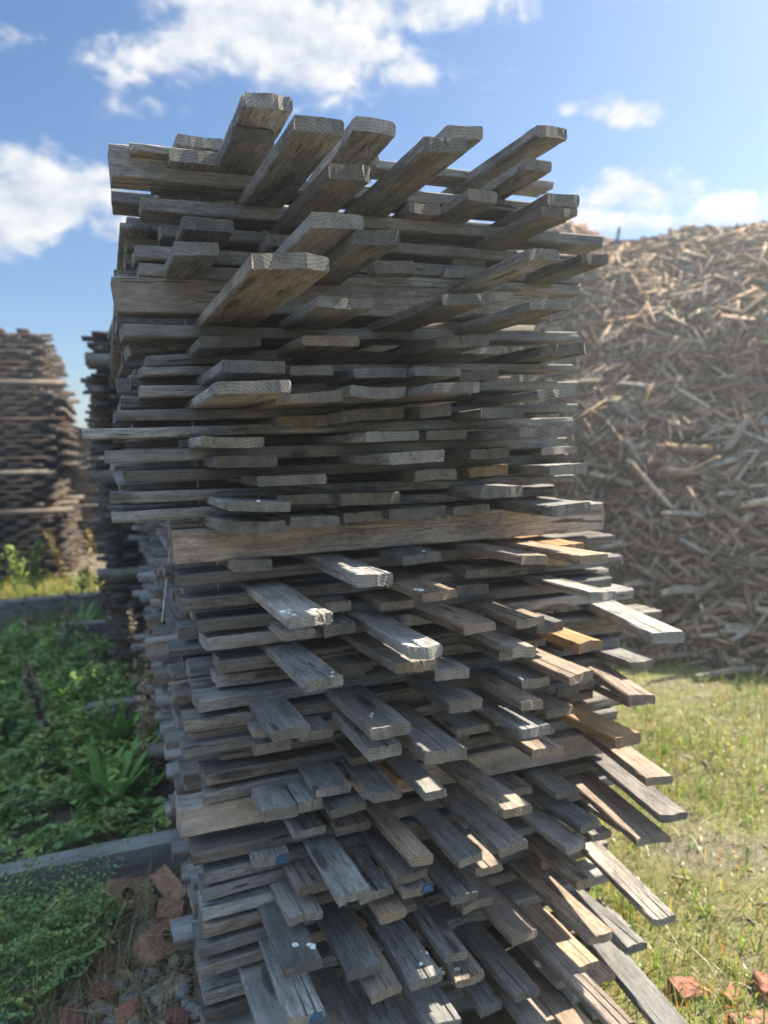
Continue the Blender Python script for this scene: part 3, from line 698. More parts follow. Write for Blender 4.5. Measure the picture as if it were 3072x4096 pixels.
# cross boards: their long faces and their ends at both sides
C_ITEMS = [dict(k=k, u=c[0], vl=c[1], vr=c[2], z=c[3], t=c[4], dz=c[5], w=c[6], tone=c[7], deep=c[8], v=c[1]) for k, c in enumerate(CB)]
fr = [c for c in C_ITEMS if c['u'] < .13]; bk = [c for c in C_ITEMS if c['u'] >= .13]
rows_of(fr); rows_of(bk)
GC = 'sawn boards laid crosswise between the layers of the stack'
for it in C_ITEMS:
    r = np.random.default_rng(1500 + it['k'])
    tint = tone_of(it['tone'], r)
    if it['z'] > -.2 and not it['tone']: tint = (tint[0] - .2, tint[1] * .86, 0.0)
    L = it['vr'] - it['vl']
    nm = 'timber_beam' if it['deep'] else 'cross_board'
    me = board_mesh(nm, L, it['w'], it['t'], tint, 2500 + it['k'], 'cut', 0, 0, r.normal() * .002, 0)
    o = link(nm, me, spot(it['u'] + it['w'] / 2, it['vl'], it['z'] - it['t'] / 2), (0, -math.atan2(it['dz'], L) + r.normal() * .001, YC + (0 if it['deep'] else R_(3.5 if it['z'] < -.78 else 1.2 if it['z'] < -.2 else 0) + r.normal() * R_(.7))))
    front = it['u'] < .13
    pos = '' if it['cnt'] == 1 else ', %s from left' % nth(it['pos'])
    if it['deep'] and it['tone'] == 'pale' and it['u'] < .01: lab = 'long pale squared beam spanning the whole front at mid height'
    elif it['deep'] and it['tone'] == 'drab': lab = 'thick grey-brown beam spanning the front in the upper pack'
    elif it['deep'] and front: lab = 'thick %s beam end jutting out at the left of the stack%s' % ('pale bleached' if it['tone'] else 'dark weathered', ', near its top' if it['z'] > .5 else ', near its base')
    else:
        look = 'thick grey beam' if it['deep'] else ('long grey cross board' if front else 'recessed grey cross board')
        lab = '%s, %s row %s%s' % (look, nth(it['row']), PLACE[it['band']], pos)
    tag(o, lab, 'beam' if it['deep'] else 'board', GC)

# ends of further cross boards that show down the left flank of the stack
FRONT = sorted([c for c in C_ITEMS if c['u'] < .06], key=lambda c: c['z'])
flank = []
for ci, c in enumerate(FRONT):
    for j, u0 in enumerate((.42, .80)):
        r = np.random.default_rng(4000 + ci * 7 + j)
        if c['deep'] or c['z'] < -1.4: continue
        if c['z'] > -.16 and j == 1 and r.random() < .6: continue
        flank.append(dict(u=u0 + r.normal() * .05, vl=(.085 if c['z'] > -.16 else .15) + r.normal() * .03, vr=(1.28 if c['z'] > -.16 else 1.45) + r.normal() * .03, z=c['z'] + r.normal() * .002, t=r.uniform(.022, .029), w=r.uniform(.085, .12), col=j, r=r))
flank = [f for i, f in enumerate(flank) if i % 2 == 0][:28]
for col in (0, 1):
    lst = sorted([f for f in flank if f['col'] == col], key=lambda f: -f['z'])
    for i, f in enumerate(lst): f['n'] = i; f['N'] = len(lst)
for i, f in enumerate(flank):
    r = f['r']
    me = board_mesh('cross_board', f['vr'] - f['vl'], f['w'], f['t'], tone_of('', r), 5000 + i)
    o = link('cross_board', me, spot(f['u'] + f['w'] / 2, f['vl'], f['z'] - f['t'] / 2), (0, r.normal() * .001, YC))
    tag(o, 'grey board end on the left flank, %s down, %s column behind the front' % (nth(f['n']), nth(f['col'])), 'board', GC)

# the rest of the stack: boards inside it and at its back, of which only slivers show
def simple_board(acc, pos, L, wd, th, rx, ry, rz, tint, r):
    V0 = BOXV * np.array([L, wd, th]) + r.normal(size=(8, 3)) * np.array([.004, .001, .0008])
    V = V0 @ rot3(rx, ry, rz).T + pos
    acc.add(V, BOXF, tint, V0 + np.array([r.uniform(0, 40), r.uniform(0, 9), r.uniform(0, 9)]))
A = Acc()
for ci, c in enumerate(FRONT):
    r = np.random.default_rng(6000 + ci)
    up = c['z'] > -.16
    if c['deep'] and c['u'] > .01: continue
    for u0 in ([1.2, 1.62, 2.05, 2.45, 2.85, 3.3] if c['z'] > -1.4 and not c['deep'] else [.4, .8, 1.2, 1.62, 2.05, 2.45, 2.85, 3.3]):
        vl = (.13 if up else .18) + r.normal() * (.03 if up else .045); vr = (1.27 if up else 1.44) + r.normal() * .04
        t_ = c['t'] if c['deep'] else r.uniform(.022, .029)
        simple_board(A, spot(u0 + r.normal() * .05, vl, c['z'] - t_ / 2 + r.normal() * .002), vr - vl, r.uniform(.08, .12), t_, 0, r.normal() * .001, YC, tone_of('', r), r)
    # lengthwise filling above this layer
    z0 = c['z'] + c['t'] / 2 + .0015
    same = [(l['v'] - 0, l['w']) for l in L_ITEMS if abs(l['z'] - z0) < .022]
    lo, hi = (.03, 1.27) if up else (.17, 1.45)
    v = lo + r.uniform(0, .05)
    while v < hi - .06:
        wd = r.uniform(.075, .11)
        if all(abs(v + wd / 2 - s[0]) > (wd + s[1]) / 2 + .012 for s in same) and r.random() < .4 and v + wd < hi:
            u_ = r.uniform(.16, .8)
            simple_board(A, spot(u_, v + wd / 2, z0), 3.4 - u_ + r.normal() * .1, wd, r.uniform(.019, .0235), 0, r.normal() * .001, R_(20.6) + r.normal() * .006 + math.pi / 2, tone_of('', r), r)
            v += wd + r.uniform(.006, .1)
        else: v += .05
# lowest layers near the ground
for q in range(4):
    r = np.random.default_rng(6600 + q)
    zc = -1.49 - q * .0 if q < 1 else None
    if zc is None: break
    for u0 in (.0, .42, .8, 1.3, 1.9, 2.5):
        simple_board(A, spot(u0 + .05, .16 + r.normal() * .02, zc - .028), 1.28, .1, .027, 0, 0, YC, tone_of('', r), r)
o = A.build('stacked_boards', [WOOD]); tag(o, 'grey sawn boards deep inside and at the back of the near stack', 'boards', kind='stuff')

# bearers that carry the stack and lie across the weeds beside it
def bearer(p0, ang, L, wd, th, label, tint, seed, z=0.0):
    me = board_mesh('timber_bearer', L, wd, th, tint, seed, 'rough', 1, 0, 0, 0)
    o = link('timber_bearer', me, (p0[0], p0[1], z), (0, 0, ang))
    tag(o, label, 'bearer', 'squared timbers lying on the ground'); return o
p = spot(.05, .18, 0); bearer((p[0], p[1]), YC, 1.30, .10, .112, 'grey squared bearer on the ground under the front right corner of the stack', (.0, .95, 0), 71)
bearer((-1.95, 2.40), R_(21.5), 2.45, .10, .15, 'long grey bearer running from under the stack across the brick rubble', (-.1, 1.0, 0), 72)
bearer((-4.3, 7.05), R_(17), 1.75, .15, .27, 'farthest but one dark bearer with a sunlit top edge among weeds', (.1, .8, 0), 73)
bearer((-2.72, 6.2), R_(17), .75, .13, .25, 'short dark bearer with a cracked top lying in shaded weeds', (.1, .8, 0), 74)
bearer((-1.80, 4.27), R_(22), .50, .10, .19, 'small grey bearer end showing between leafy weeds close to the flank', (.1, 1.0, 0), 75)
bearer((-3.33, 8.62), R_(20), .9, .11, .12, 'bleached bearer in sunlit dry grass behind the stack', (.0, 1.1, 0), 76)

# white strapping round the packs
def strap(pts, wd, label):
    V = []; F = []
    for p in pts: V += [(p[0] - wd / 2, p[1], p[2]), (p[0] + wd / 2, p[1], p[2]), (p[0] + wd / 2, p[1] + .0012, p[2]), (p[0] - wd / 2, p[1] + .0012, p[2])]
    for i in range(len(pts) - 1):
        a = i * 4
        for k in range(4): F.append((a + k, a + (k + 1) % 4, a + 4 + (k + 1) % 4, a + 4 + k))
    o = link('strapping', mesh('strapping', V, F, [STRAP])); tag(o, label, 'strap', 'white straps tying the packs')
def P3(x, y, z): return (x, y, z + EYE)
strap([P3(-.49, 1.902, .60), P3(-.488, 1.904, .206), P3(-.482, 1.906, .0), P3(-.474, 1.909, -.186), P3(-.455, 1.915, -.25)], .0035, 'thin white strap down the left front of the upper pack')
strap([P3(-.441, 1.921, -.25), P3(-.441, 1.921, -.482), P3(-.434, 1.924, -.635), P3(-.421, 1.929, -.791), P3(-.436, 1.923, -1.043), P3(-.455, 1.917, -1.13)], .0035, 'thin white strap down the left front of the lower pack')
strap([P3(-.639, 2.205, -.17), P3(-.644, 2.205, -.264), P3(-.68, 2.195, -.50)], .0035, 'thin white strap behind the front corner of the lower pack')
strap([P3(.464, 2.453, .40), P3(.463, 2.453, .234), P3(.461, 2.452, .093), P3(.455, 2.45, -.06)], .011, 'wide white strap at the right of the upper pack')

# ------------------------------------------------------------------ stacks further off
def far_stack(corner, yaw, width, length, layers, warm, name, label, seed, wd0=.11, th0=.024, cth=.025):
    """corner: front corner on the ground; layers: list of (z, kind)"""
    r = np.random.default_rng(seed); A = Acc()
    au = np.array([-math.sin(yaw), math.cos(yaw), 0]); av = np.array([math.cos(yaw), math.sin(yaw), 0])
    c0 = np.array([corner[0], corner[1], 0.0])
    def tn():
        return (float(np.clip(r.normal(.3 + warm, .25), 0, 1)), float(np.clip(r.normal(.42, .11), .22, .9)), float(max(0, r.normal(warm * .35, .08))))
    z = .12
    for k, (n, off, wf) in enumerate(layers):
        for i in range(n):
            # a layer of cross boards then a layer of lengthwise boards
            for u0 in np.arange(0, length, .42):
                vl = off + r.normal() * .03; vr = off + width * wf + r.normal() * .035
                simple_board(A, c0 + au * (u0 + .08 + r.normal() * .03) + av * vl + np.array([0, 0, z]), vr - vl, r.uniform(.08, .12), cth, 0, r.normal() * .002, yaw, tn(), r)
            z += cth + .001
            st = wd0 * 1.03 if i % 2 else 0
            v = off + .03 + st
            while v < off + width * wf - .1:
                wd = wd0 * r.uniform(.92, 1.08)
                simple_board(A, c0 + au * (-.05 + r.normal() * .009) + av * (v + wd / 2) + np.array([0, 0, z]), length, wd, th0, 0, r.normal() * .002, yaw + math.pi / 2, tn(), r)
                v += wd0 * 2.08 + r.normal() * .004
            z += th0 + .0015
        # spacer beams
        for u0 in () if k == len(layers) - 1 else (0.0, length * .5, length - .1):
            simple_board(A, c0 + au * u0 + av * (off - .02 + r.normal() * .03) + np.array([0, 0, z]), width * wf + .03 + abs(r.normal()) * .05, .09, .075, 0, 0, yaw, (.4, .75, warm * .3), r)
        z += .077
    o = A.build(name, [WOOD]); tag(o, label, 'timber stack', kind='stuff'); return o
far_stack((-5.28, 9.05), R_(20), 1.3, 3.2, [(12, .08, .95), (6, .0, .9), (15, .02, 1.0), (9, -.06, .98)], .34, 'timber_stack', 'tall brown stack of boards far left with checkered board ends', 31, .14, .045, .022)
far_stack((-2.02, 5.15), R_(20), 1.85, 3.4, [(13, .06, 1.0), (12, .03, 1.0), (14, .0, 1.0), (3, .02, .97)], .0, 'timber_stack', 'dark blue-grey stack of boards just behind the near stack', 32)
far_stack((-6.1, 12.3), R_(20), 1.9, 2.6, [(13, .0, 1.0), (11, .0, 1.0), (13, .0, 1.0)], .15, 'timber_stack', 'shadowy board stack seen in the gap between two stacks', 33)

# ------------------------------------------------------------------ heap of splintered timber
def heap_z(x, y):
    """surface of the heap"""
    toe = 5.45 - .38 * (x - 1.8) + .25 * np.sin(x * 1.3)
    toe = np.maximum(toe, 3.6)
    rise = np.clip((y - toe) / 5.2, -.2, 1.6)
    h = (4.48 - .14 * np.clip(x - 1.8, 0, 6)) * np.where(rise < 1, np.sin(np.clip(rise, 0, 1) * math.pi / 2) ** 1.08, 1 - .35 * (rise - 1))
    h = h * np.clip((x + 2.6) / 3.2, 0, 1) ** .8
    bump = .10 * np.sin(x * 1.7 + y * .9) * np.sin(y * 1.5 - x * .6) + .09 * np.sin(x * 4.1 + 1) * np.sin(y * 3.7) + .10 * np.sin(x * 2.9 + 2)
    return h + bump * np.clip(rise * 4, 0, 1) - .03

def build_heap():
    xa = np.linspace(-2.8, 14, 100); ya = np.linspace(3.2, 18, 100)
    X, Y = np.meshgrid(xa, ya, indexing='ij'); Zz = heap_z(X, Y) - .07
    V = np.stack([X, Y, Zz], -1).reshape(-1, 3); ny = len(ya)
    i, j = np.meshgrid(np.arange(len(xa) - 1), np.arange(ny - 1), indexing='ij'); a = (i * ny + j).ravel()
    F = np.stack([a, a + ny, a + ny + 1, a + 1], -1)
    r = np.random.default_rng(77)
    m, t = material('heap_core'); pos = t.n('ShaderNodeTexCoord').outputs['Object']
    n = t.noise(pos, 9, 5, .7)
    finish(m, t, t.ramp(n, [(.35, (.03, .024, .02)), (.65, (.12, .095, .075))]), .95, .1, n, 1, .05)
    tints = np.array([(.28, .195, .13), (.21, .145, .095), (.09, .067, .05), (.26, .205, .155), (.24, .15, .092), (.18, .107, .07), (.38, .29, .195), (.14, .108, .082)])
    VB = []; TB = []
    def scatter(n, x0, x1, y0, y1, l0, l1, w0, w1):
        x = r.uniform(x0, x1, n); y = r.uniform(y0, y1, n); z = heap_z(x, y)
        keep = z > -.01
        x, y, z = x[keep], y[keep], z[keep]; n = len(x)
        e = .05; gx = (heap_z(x + e, y) - heap_z(x - e, y)) / (2 * e); gy = (heap_z(x, y + e) - heap_z(x, y - e)) / (2 * e)
        N = np.stack([-gx, -gy, np.ones(n)], -1); N /= np.linalg.norm(N, axis=1)[:, None]
        D = r.normal(size=(n, 3)) * np.array([1, 1, .8]); D -= N * (D * N).sum(1)[:, None] * np.where(y > 7, r.uniform(.88, 1.0, n), r.uniform(.55, 1.0, n))[:, None]; D /= np.linalg.norm(D, axis=1)[:, None]
        B = np.cross(N, D); B /= np.linalg.norm(B, axis=1)[:, None]; C = np.cross(D, B)
        roll = r.normal(size=n) * .5; cb, sb = np.cos(roll)[:, None], np.sin(roll)[:, None]
        B, C = B * cb + C * sb, C * cb - B * sb
        L = np.exp(r.uniform(np.log(l0), np.log(l1), n)); W = np.exp(r.uniform(np.log(w0), np.log(w1), n)); T = W * r.uniform(.25, .7, n)
        c = np.stack([x, y, z], -1) + N * r.uniform(-.05, .06, n)[:, None]
        box = np.array([[sx_, sy, sz] for sx_ in (-.5, .5) for sy in (-.5, .5) for sz in (-.5, .5)])
        bb = np.tile(box, (n, 1, 1)); 
        taper = r.uniform(.15, 1, (n, 1)); bb[:, 4:, 1] *= taper; bb[:, :4, 1] *= r.uniform(.4, 1, (n, 1))
        bb += r.normal(size=bb.shape) * np.array([.04, .12, .12])
        V = c[:, None, :] + bb[:, :, 0:1] * (D * L[:, None])[:, None, :] + bb[:, :, 1:2] * (B * W[:, None])[:, None, :] + bb[:, :, 2:3] * (C * T[:, None])[:, None, :]
        tt = tints[r.integers(0, len(tints), n)] * r.uniform(.55, 1.25, (n, 1)); red = r.random(n) < .025; tt[red] = np.array([.24, .13, .10])
        return V, np.repeat(tt[:, None, :], 8, 1), L * W, c
    for args in ((5200, .6, 4.2, 4.2, 8, .14, .6, .018, .062), (800, .6, 3.8, 4.2, 6.8, .35, .85, .035, .085), (4400, .6, 5.0, 6.5, 10.5, .16, .6, .016, .055), (2600, 1.0, 6, 9.0, 12, .18, .6, .025, .08), (2500, -2.5, 9, 4, 13, .2, .7, .03, .08), (5000, .6, 4.5, 4.4, 9, .06, .22, .01, .03)):
        V, T, ar, c = scatter(*args); VB.append(V); TB.append(T)
    VB = np.concatenate(VB); TB = np.concatenate(TB)
    n = len(VB); FB = (BOXF[None] + (np.arange(n) * 8)[:, None, None]).reshape(-1, 4)
    F = np.concatenate([F, FB + len(V_core)]) if False else F
    nv = xa.size * ya.size
    Vc = np.stack([X, Y, Zz], -1).reshape(-1, 3)
    allV = np.concatenate([Vc, VB.reshape(-1, 3)]); allF = np.concatenate([F, FB + nv])
    allT = np.concatenate([np.tile(np.array([.1, .08, .06]), (nv, 1)), TB.reshape(-1, 3)])
    SCRAP = attr_material('splintered_wood', .9, .15, 0, 22, .45, .5, .004)
    mi = np.concatenate([np.zeros(len(F), int), np.ones(len(FB), int)])
    o = link('wood_waste_heap', mesh('wood_waste_heap', allV, allF, [m, SCRAP], mi, allT))
    tag(o, 'huge heap of splintered brown and grey timber scraps behind the stack', 'wood heap', kind='stuff')
    # the large pieces near the foot of the heap, each its own
    kinds = [('long weathered grey plank scrap lying on the foot of the heap', (.22, .195, .16), .75, .06), ('split brown timber scrap on the lower slope of the heap', (.17, .12, .08), .5, .055),
             ('reddish splintered scrap on the lower slope of the heap', (.25, .135, .10), .42, .05), ('pale broken slab scrap on the lower slope of the heap', (.26, .215, .155), .40, .075)]
    protos = []
    for q, (lab, tint, L, W) in enumerate(kinds):
        for s in range(2):
            rr = np.random.default_rng(800 + q * 3 + s)
            xs = np.linspace(0, L, 7); V = []; F2 = []
            for i, x in enumerate(xs):
                e = min(i, 6 - i); ww = W * (.55 + .2 * e if e < 2 else 1) * rr.uniform(.85, 1.1); tt_ = W * .38 * rr.uniform(.8, 1.1)
                cy, cz = rr.normal() * .004, rr.normal() * .004
                V += [(x + rr.normal() * .02 * (e == 0), cy - ww / 2, cz), (x + rr.normal() * .03 * (e == 0), cy + ww / 2, cz + rr.normal() * .004), (x + rr.normal() * .03 * (e == 0), cy + ww / 2 * .9, cz + tt_), (x, cy - ww / 2 * .9, cz + tt_ * rr.uniform(.8, 1))]
            for i in range(6):
                for k in range(4): F2.append((i * 4 + k, i * 4 + (k + 1) % 4, i * 4 + 4 + (k + 1) % 4, i * 4 + 4 + k))
            F2 += [(3, 2, 1, 0), (24, 25, 26, 27)]
            protos.append((lab, mesh('wood_scrap', V, F2, [SCRAP], None, tint), L))
    for i in range(150):
        lab, me, L = protos[int(r.choice(8, p=[.14, .14, .2, .2, .06, .06, .1, .1]))]
        x = r.uniform(.9, 3.4); 
        toe = 5.45 - .38 * (x - 1.8) + .25 * math.sin(x * 1.3)
        y = toe + abs(r.normal()) * 1.3 + (.0 if i > 14 else -.75 * r.random())
        z = float(heap_z(np.array(x), np.array(y))); z = max(z, .0) + .03
        if z > .1:
            N = Vector((0, -.75, .65))
        else: N = Vector((0, 0, 1))
        D = Vector((r.normal(), r.normal() * .6, r.normal() * .5)); D = (D - N * D.dot(N)).normalized(); B = N.cross(D).normalized()
        mt = Matrix((D, B, D.cross(B))).transposed().to_4x4(); mt.translation = Vector((x, y, z)) - D * L / 2 * .8
        s_ = r.uniform(.75, 1.25)
        o = bpy.data.objects.new('wood_scrap', me); COL.objects.link(o); o.matrix_world = mt @ Matrix.Scale(s_, 4)
        tag(o, lab, 'wood scrap', lab.replace('scrap', 'scraps') + ' group')
build_heap()

# ------------------------------------------------------------------ plants
def blades(name, n, area, hmin, hmax, wmin, wmax, palette, seed, lean=.5, mask=None, clump=0, mat=None):
    """curved grass blades as one mesh"""
    r = np.random.default_rng(seed)
    if clump:
        k = n // clump; cx = r.uniform(area[0], area[1], k); cy = r.uniform(area[2], area[3], k)
        idx = r.integers(0, k, n); x = cx[idx] + r.normal(size=n) * .03; y = cy[idx] + r.normal(size=n) * .03
    else:
        x = r.uniform(area[0], area[1], n); y = r.uniform(area[2], area[3], n)
    if mask is not None:
        kp = mask(x, y, r); x, y = x[kp], y[kp]; n = len(x)
    h = r.uniform(hmin, hmax, n) * r.uniform(.6, 1, n); w_ = r.uniform(wmin, wmax, n)
    a = r.uniform(0, 2 * math.pi, n); b = a + r.normal(size=n) * .4
    side = np.stack([-np.sin(a), np.cos(a), np.zeros(n)], -1); fwd = np.stack([np.cos(b), np.sin(b), np.zeros(n)], -1)
    ln = np.abs(r.normal(size=n)) * lean
    base = np.stack([x, y, ground_height(x, y) - .004], -1)
    V = np.zeros((n, 7, 3))
    for s, (tt, ww) in enumerate(((0, 1), (.4, .9), (.75, .55))):
        c = base + fwd * (ln * tt ** 1.8 * h)[:, None]; c[:, 2] += h * tt * (1 - .35 * ln * tt).clip(.15, 1)
        V[:, 2 * s] = c - side * (w_ * ww / 2)[:, None]; V[:, 2 * s + 1] = c + side * (w_ * ww / 2)[:, None]
    c = base + fwd * (ln * h)[:, None]; c[:, 2] += h * (1 - .5 * ln).clip(.08, 1); V[:, 6] = c
    f = np.array([[0, 1, 3], [0, 3, 2], [2, 3, 5], [2, 5, 4], [4, 5, 6]])
    F = (f[None] + (np.arange(n) * 7)[:, None, None]).reshape(-1, 3)
    pal = np.array([p[0] for p in palette]); pr = np.array([p[1] for p in palette]); pr = pr / pr.sum()
    T = pal[r.choice(len(pal), n, p=pr)] * r.uniform(.7, 1.3, (n, 1))
    return link(name, mesh(name, V.reshape(-1, 3), F, [mat or GRASSM], None, np.repeat(T, 7, 0)))

def in_stack(x, y):
    q = np.stack([x - BO[0], y - BO[1]], -1); u = q @ AU[:2]; v = q @ AV[:2]
    return (u > -.02) & (u < 3.0) & (v > .12) & (v < 1.5)
GREEN, LIME, STRAW, GOLD, DRY = (.075, .15, .022), (.20, .30, .035), (.42, .36, .17), (.40, .31, .05), (.24, .18, .11)
def keep_r(x, y, r):
    n = .5 + .5 * np.sin(x * 3.1 + np.sin(y * 2.3)) * np.sin(y * 2.7 + 1)
    return ~in_stack(x, y) & (r.random(len(x)) < .12 + .88 * n ** 1.4) & (heap_z(x, y) < .12)
o = blades('grass', 135000, (.35, 4.0, 1.4, 6.0), .02, .07, .0014, .004, [(GREEN, .18), (LIME, .32), (STRAW, .22), (GOLD, .20), (DRY, .08)], 21, .9, keep_r); tag(o, 'short sparse yellow-green grass beside the stack', 'grass', kind='stuff')
o = blades('grass_tufts', 22000, (.4, 3.6, 1.5, 5.4), .04, .125, .003, .007, [(LIME, .6), (GREEN, .2), (GOLD, .15), ((.45, .16, .02), .05)], 22, .7, keep_r, 9); tag(o, 'brighter green grass tufts beside the stack', 'grass', kind='stuff')
o = blades('dry_grass', 6000, (.35, 4, 1.4, 5.6), .12, .3, .0012, .0022, [(STRAW, .8), (DRY, .2)], 23, 1.9, keep_r); tag(o, 'dry straw stalks flattened over the ground', 'dry grass', kind='stuff')
def keep_l(x, y, r): return ~in_stack(x, y) & (x < -.2 - .3 * y * .3 + .3)
def keep_far(x, y, r): return (x < -1.5)
o = blades('dry_grass', 1300, (-1.15, -.45, 1.95, 2.75), .14, .42, .0014, .0028, [(STRAW, .8), (DRY, .2)], 24, 2.4, keep_l, 18); tag(o, 'dry bent straw stalks over the brick rubble', 'dry grass', kind='stuff')
o = blades('sunlit_grass', 15000, (-6.5, -2.2, 6.9, 9.9), .08, .34, .004, .010, [(LIME, .5), (GOLD, .22), (STRAW, .28)], 25, .7, keep_far, 9); tag(o, 'sunlit yellow-green weeds and grass before the far stacks', 'grass', kind='stuff')
o = blades('shaded_grass', 26000, (-5, -.9, 2.9, 6.9), .06, .18, .003, .006, [((.19, .29, .10), .5), (LIME, .2), ((.36, .29, .2), .3)], 26, .9, lambda x, y, r: ~in_stack(x, y) & (x < -.75 - .30 * (y - 2)) & (y > 2.9 + .4 * (x + .8)), 11); tag(o, 'long shaded grass among the weeds beside the stack', 'grass', kind='stuff')

def leaf_strip(base, d, up, L, W, col, acc, droop=.6, seg=5):
    """one lanceolate leaf as quads"""
    d = d / np.linalg.norm(d); side = np.cross(d, up); side /= np.linalg.norm(side) + 1e-9
    V = []; c = np.array(base, float); dirv = d.copy()
    for i in range(seg + 1):
        tt = i / seg; ww = W * (math.sin(math.pi * min(1, tt * .92 + .08)) ** .8) * .5 + .0005
        V += [c - side * ww, c + side * ww]
        dirv = dirv - np.array([0, 0, droop * L / seg * 3.0]) * 1.0; dirv /= np.linalg.norm(dirv)
        c = c + dirv * L / seg
    F = [[2 * i, 2 * i + 1, 2 * i + 3, 2 * i + 2] for i in range(seg)]
    acc.add(np.array(V), F, col)

def tube(acc, pts, r0, r1, col, k=4):
    V = []
    n = len(pts)
    for i, p in enumerate(pts):
        rad = r0 + (r1 - r0) * i / (n - 1)
        V += [(p[0] + rad * math.cos(2 * math.pi * q / k), p[1] + rad * math.sin(2 * math.pi * q / k), p[2]) for q in range(k)]
    F = [[i * k + q, i * k + (q + 1) % k, i * k + k + (q + 1) % k, i * k + k + q] for i in range(n - 1) for q in range(k)]
    acc.add(np.array(V), F, col)

def frond(acc, base, d, L, r, col, leaflet=.012):
    """feathery leaf with side leaflets"""
    d = np.array(d) / np.linalg.norm(d); c = np.array(base, float); prev = c
    n = 9
    for i in range(n):
        d = d - np.array([0, 0, .06]); d /= np.linalg.norm(d); c = c + d * L / n
        side = np.cross(d, [0, 0, 1]); side /= np.linalg.norm(side) + 1e-9
        reach = L * .34 * math.sin(math.pi * (i + 1.2) / (n + 1.5))
        for sgn in (-1, 1):
            for q in range(3):
                p = c + side * sgn * reach * (q + .6) / 3 + d * reach * .35 * (q + .5) / 3
                a = r.uniform(0, 6.28); s = leaflet * r.uniform(.6, 1.2); up = r.normal(size=3) * .45 + np.array([0, 0, 1])
                e1 = np.array([math.cos(a), math.sin(a), 0]); e1 -= up * (e1 @ up) / (up @ up); e2 = np.cross(up / np.linalg.norm(up), e1)
                V = np.array([p - e1 * s, p + e2 * s * .45, p + e1 * s, p - e2 * s * .45]) + r.normal(size=(4, 3)) * s * .12
                acc.add(V, [[0, 1, 2, 3]], np.array(col) * r.uniform(.7, 1.35))

# low feathery ground cover between the bearers
A = Acc(); r = np.random.default_rng(41)
cnt = 0
while cnt < 1400:
    x = r.uniform(-4.6, -.8); y = r.uniform(2.95, 6.15)
    if in_stack(np.array([x]), np.array([y]))[0] or x > -.78 - .33 * (y - 2.4) or (y < 2.95 + .4 * (x + .8)): continue
    gcol = [(.21, .31, .08), (.17, .28, .085), (.27, .34, .08), (.22, .30, .11)][int(r.integers(0, 4))]
    big = r.uniform(.7, 1.5) * (1 + .12 * (y - 3))
    frond(A, (x, y, ground_height(x, y) + .01), (r.normal(), r.normal(), r.uniform(.3, 1.8)), .18 * big, r, gcol, .019 * big); cnt += 1
o = A.build('ground_cover', [LEAF]); tag(o, 'low feathery green weeds covering the shaded ground', 'ground cover', kind='stuff')

def fern_weed(x, y, n, size, label, seed):
    A = Acc(); r = np.random.default_rng(seed)
    for i in range(n):
        a = r.uniform(0, 6.28); q = r.uniform(0, size * .5)
        col = [(.19, .29, .10), (.16, .27, .11), (.24, .30, .09)][int(r.integers(0, 3))]
        frond(A, (q * math.cos(a), q * math.sin(a), .005 + r.uniform(0, .06)), (math.cos(a), math.sin(a), r.uniform(.5, 2.2)), size * r.uniform(.6, 1.1), r, col, .011)
    o = A.build('feathery_weed', [LEAF]); o.location = (x, y, float(ground_height(x, y))); tag(o, label, 'weed', 'feathery weeds on the rubble')
fern_weed(-1.16, 2.44, 30, .26, 'tall feathery green weed leaning on the front bearer', 51)
fern_weed(-1.08, 2.28, 26, .20, 'bushy feathery weed in the middle of the bottom left rubble', 52)
fern_weed(-1.20, 2.22, 30, .24, 'feathery weed at the left frame edge below the bearer', 53)
fern_weed(-1.10, 2.10, 30, .14, 'lowest feathery weed among the stones at bottom left', 54)
fern_weed(-1.33, 2.36, 30, .25, 'feathery weed half out of view beside the front bearer', 55)
fern_weed(-1.0, 2.40, 10, .09, 'small feathery weed beside the holed brick', 56)

def rosette(x, y, n, L, W, col, label, seed):
    A = Acc(); r = np.random.default_rng(seed)
    for i in range(n):
        a = i * 2.4 + r.normal() * .2; el = r.uniform(.25, 1.2)
        leaf_strip((0, 0, .01), np.array([math.cos(a) * math.cos(el), math.sin(a) * math.cos(el), math.sin(el)]), np.array([0, 0, 1.]), L * r.uniform(.6, 1.1), W * r.uniform(.7, 1.1), np.array(col) * r.uniform(.7, 1.3), A, r.uniform(.5, 1.3) / max(L, .2) * .3)
    o = A.build('leafy_weed', [LEAF]); o.location = (x, y, float(ground_height(x, y))); tag(o, label, 'weed', 'leafy weeds beside the stack')
DG = (.16, .31, .07)
rosette(-2.11, 4.8, 22, .34, .05, DG, 'broad leafy weed rosette left of the small bearer', 61)
rosette(-1.80, 4.46, 20, .30, .045, (.05, .12, .03), 'leafy weed growing over the small bearer', 62)
rosette(-1.42, 3.45, 26, .36, .05, DG, 'large arching weed just behind the front bearer', 63)
rosette(-2.34, 6.9, 24, .55, .07, (.06, .15, .03), 'tall leafy weed against the far flank of the stack', 64)
rosette(-2.55, 7.1, 18, .45, .06, (.10, .20, .03), 'half sunlit leafy weed by the far bearer', 65)
rosette(-2.42, 4.5, 18, .28, .04, (.06, .13, .035), 'leafy weed rosette at the left frame edge', 66)
rosette(-1.50, 4.05, 26, .40, .055, DG, 'dark leafy weed against the near flank of the stack', 67)
rosette(-1.30, 3.75, 22, .30, .04, (.055, .13, .03), 'green weed at the foot of the flank behind the front bearer', 68)
rosette(-3.3, 7.75, 22, .34, .06, (.12, .22, .03), 'bright sunlit leafy weed between the two far bearers', 69)
rosette(-3.0, 7.9, 22, .30, .06, (.13, .24, .03), 'second bright sunlit leafy weed nearer the stack', 70)
rosette(-1.75, 3.6, 18, .24, .035, (.05, .12, .04), 'shaded leafy weed in the middle of the ground cover', 71)

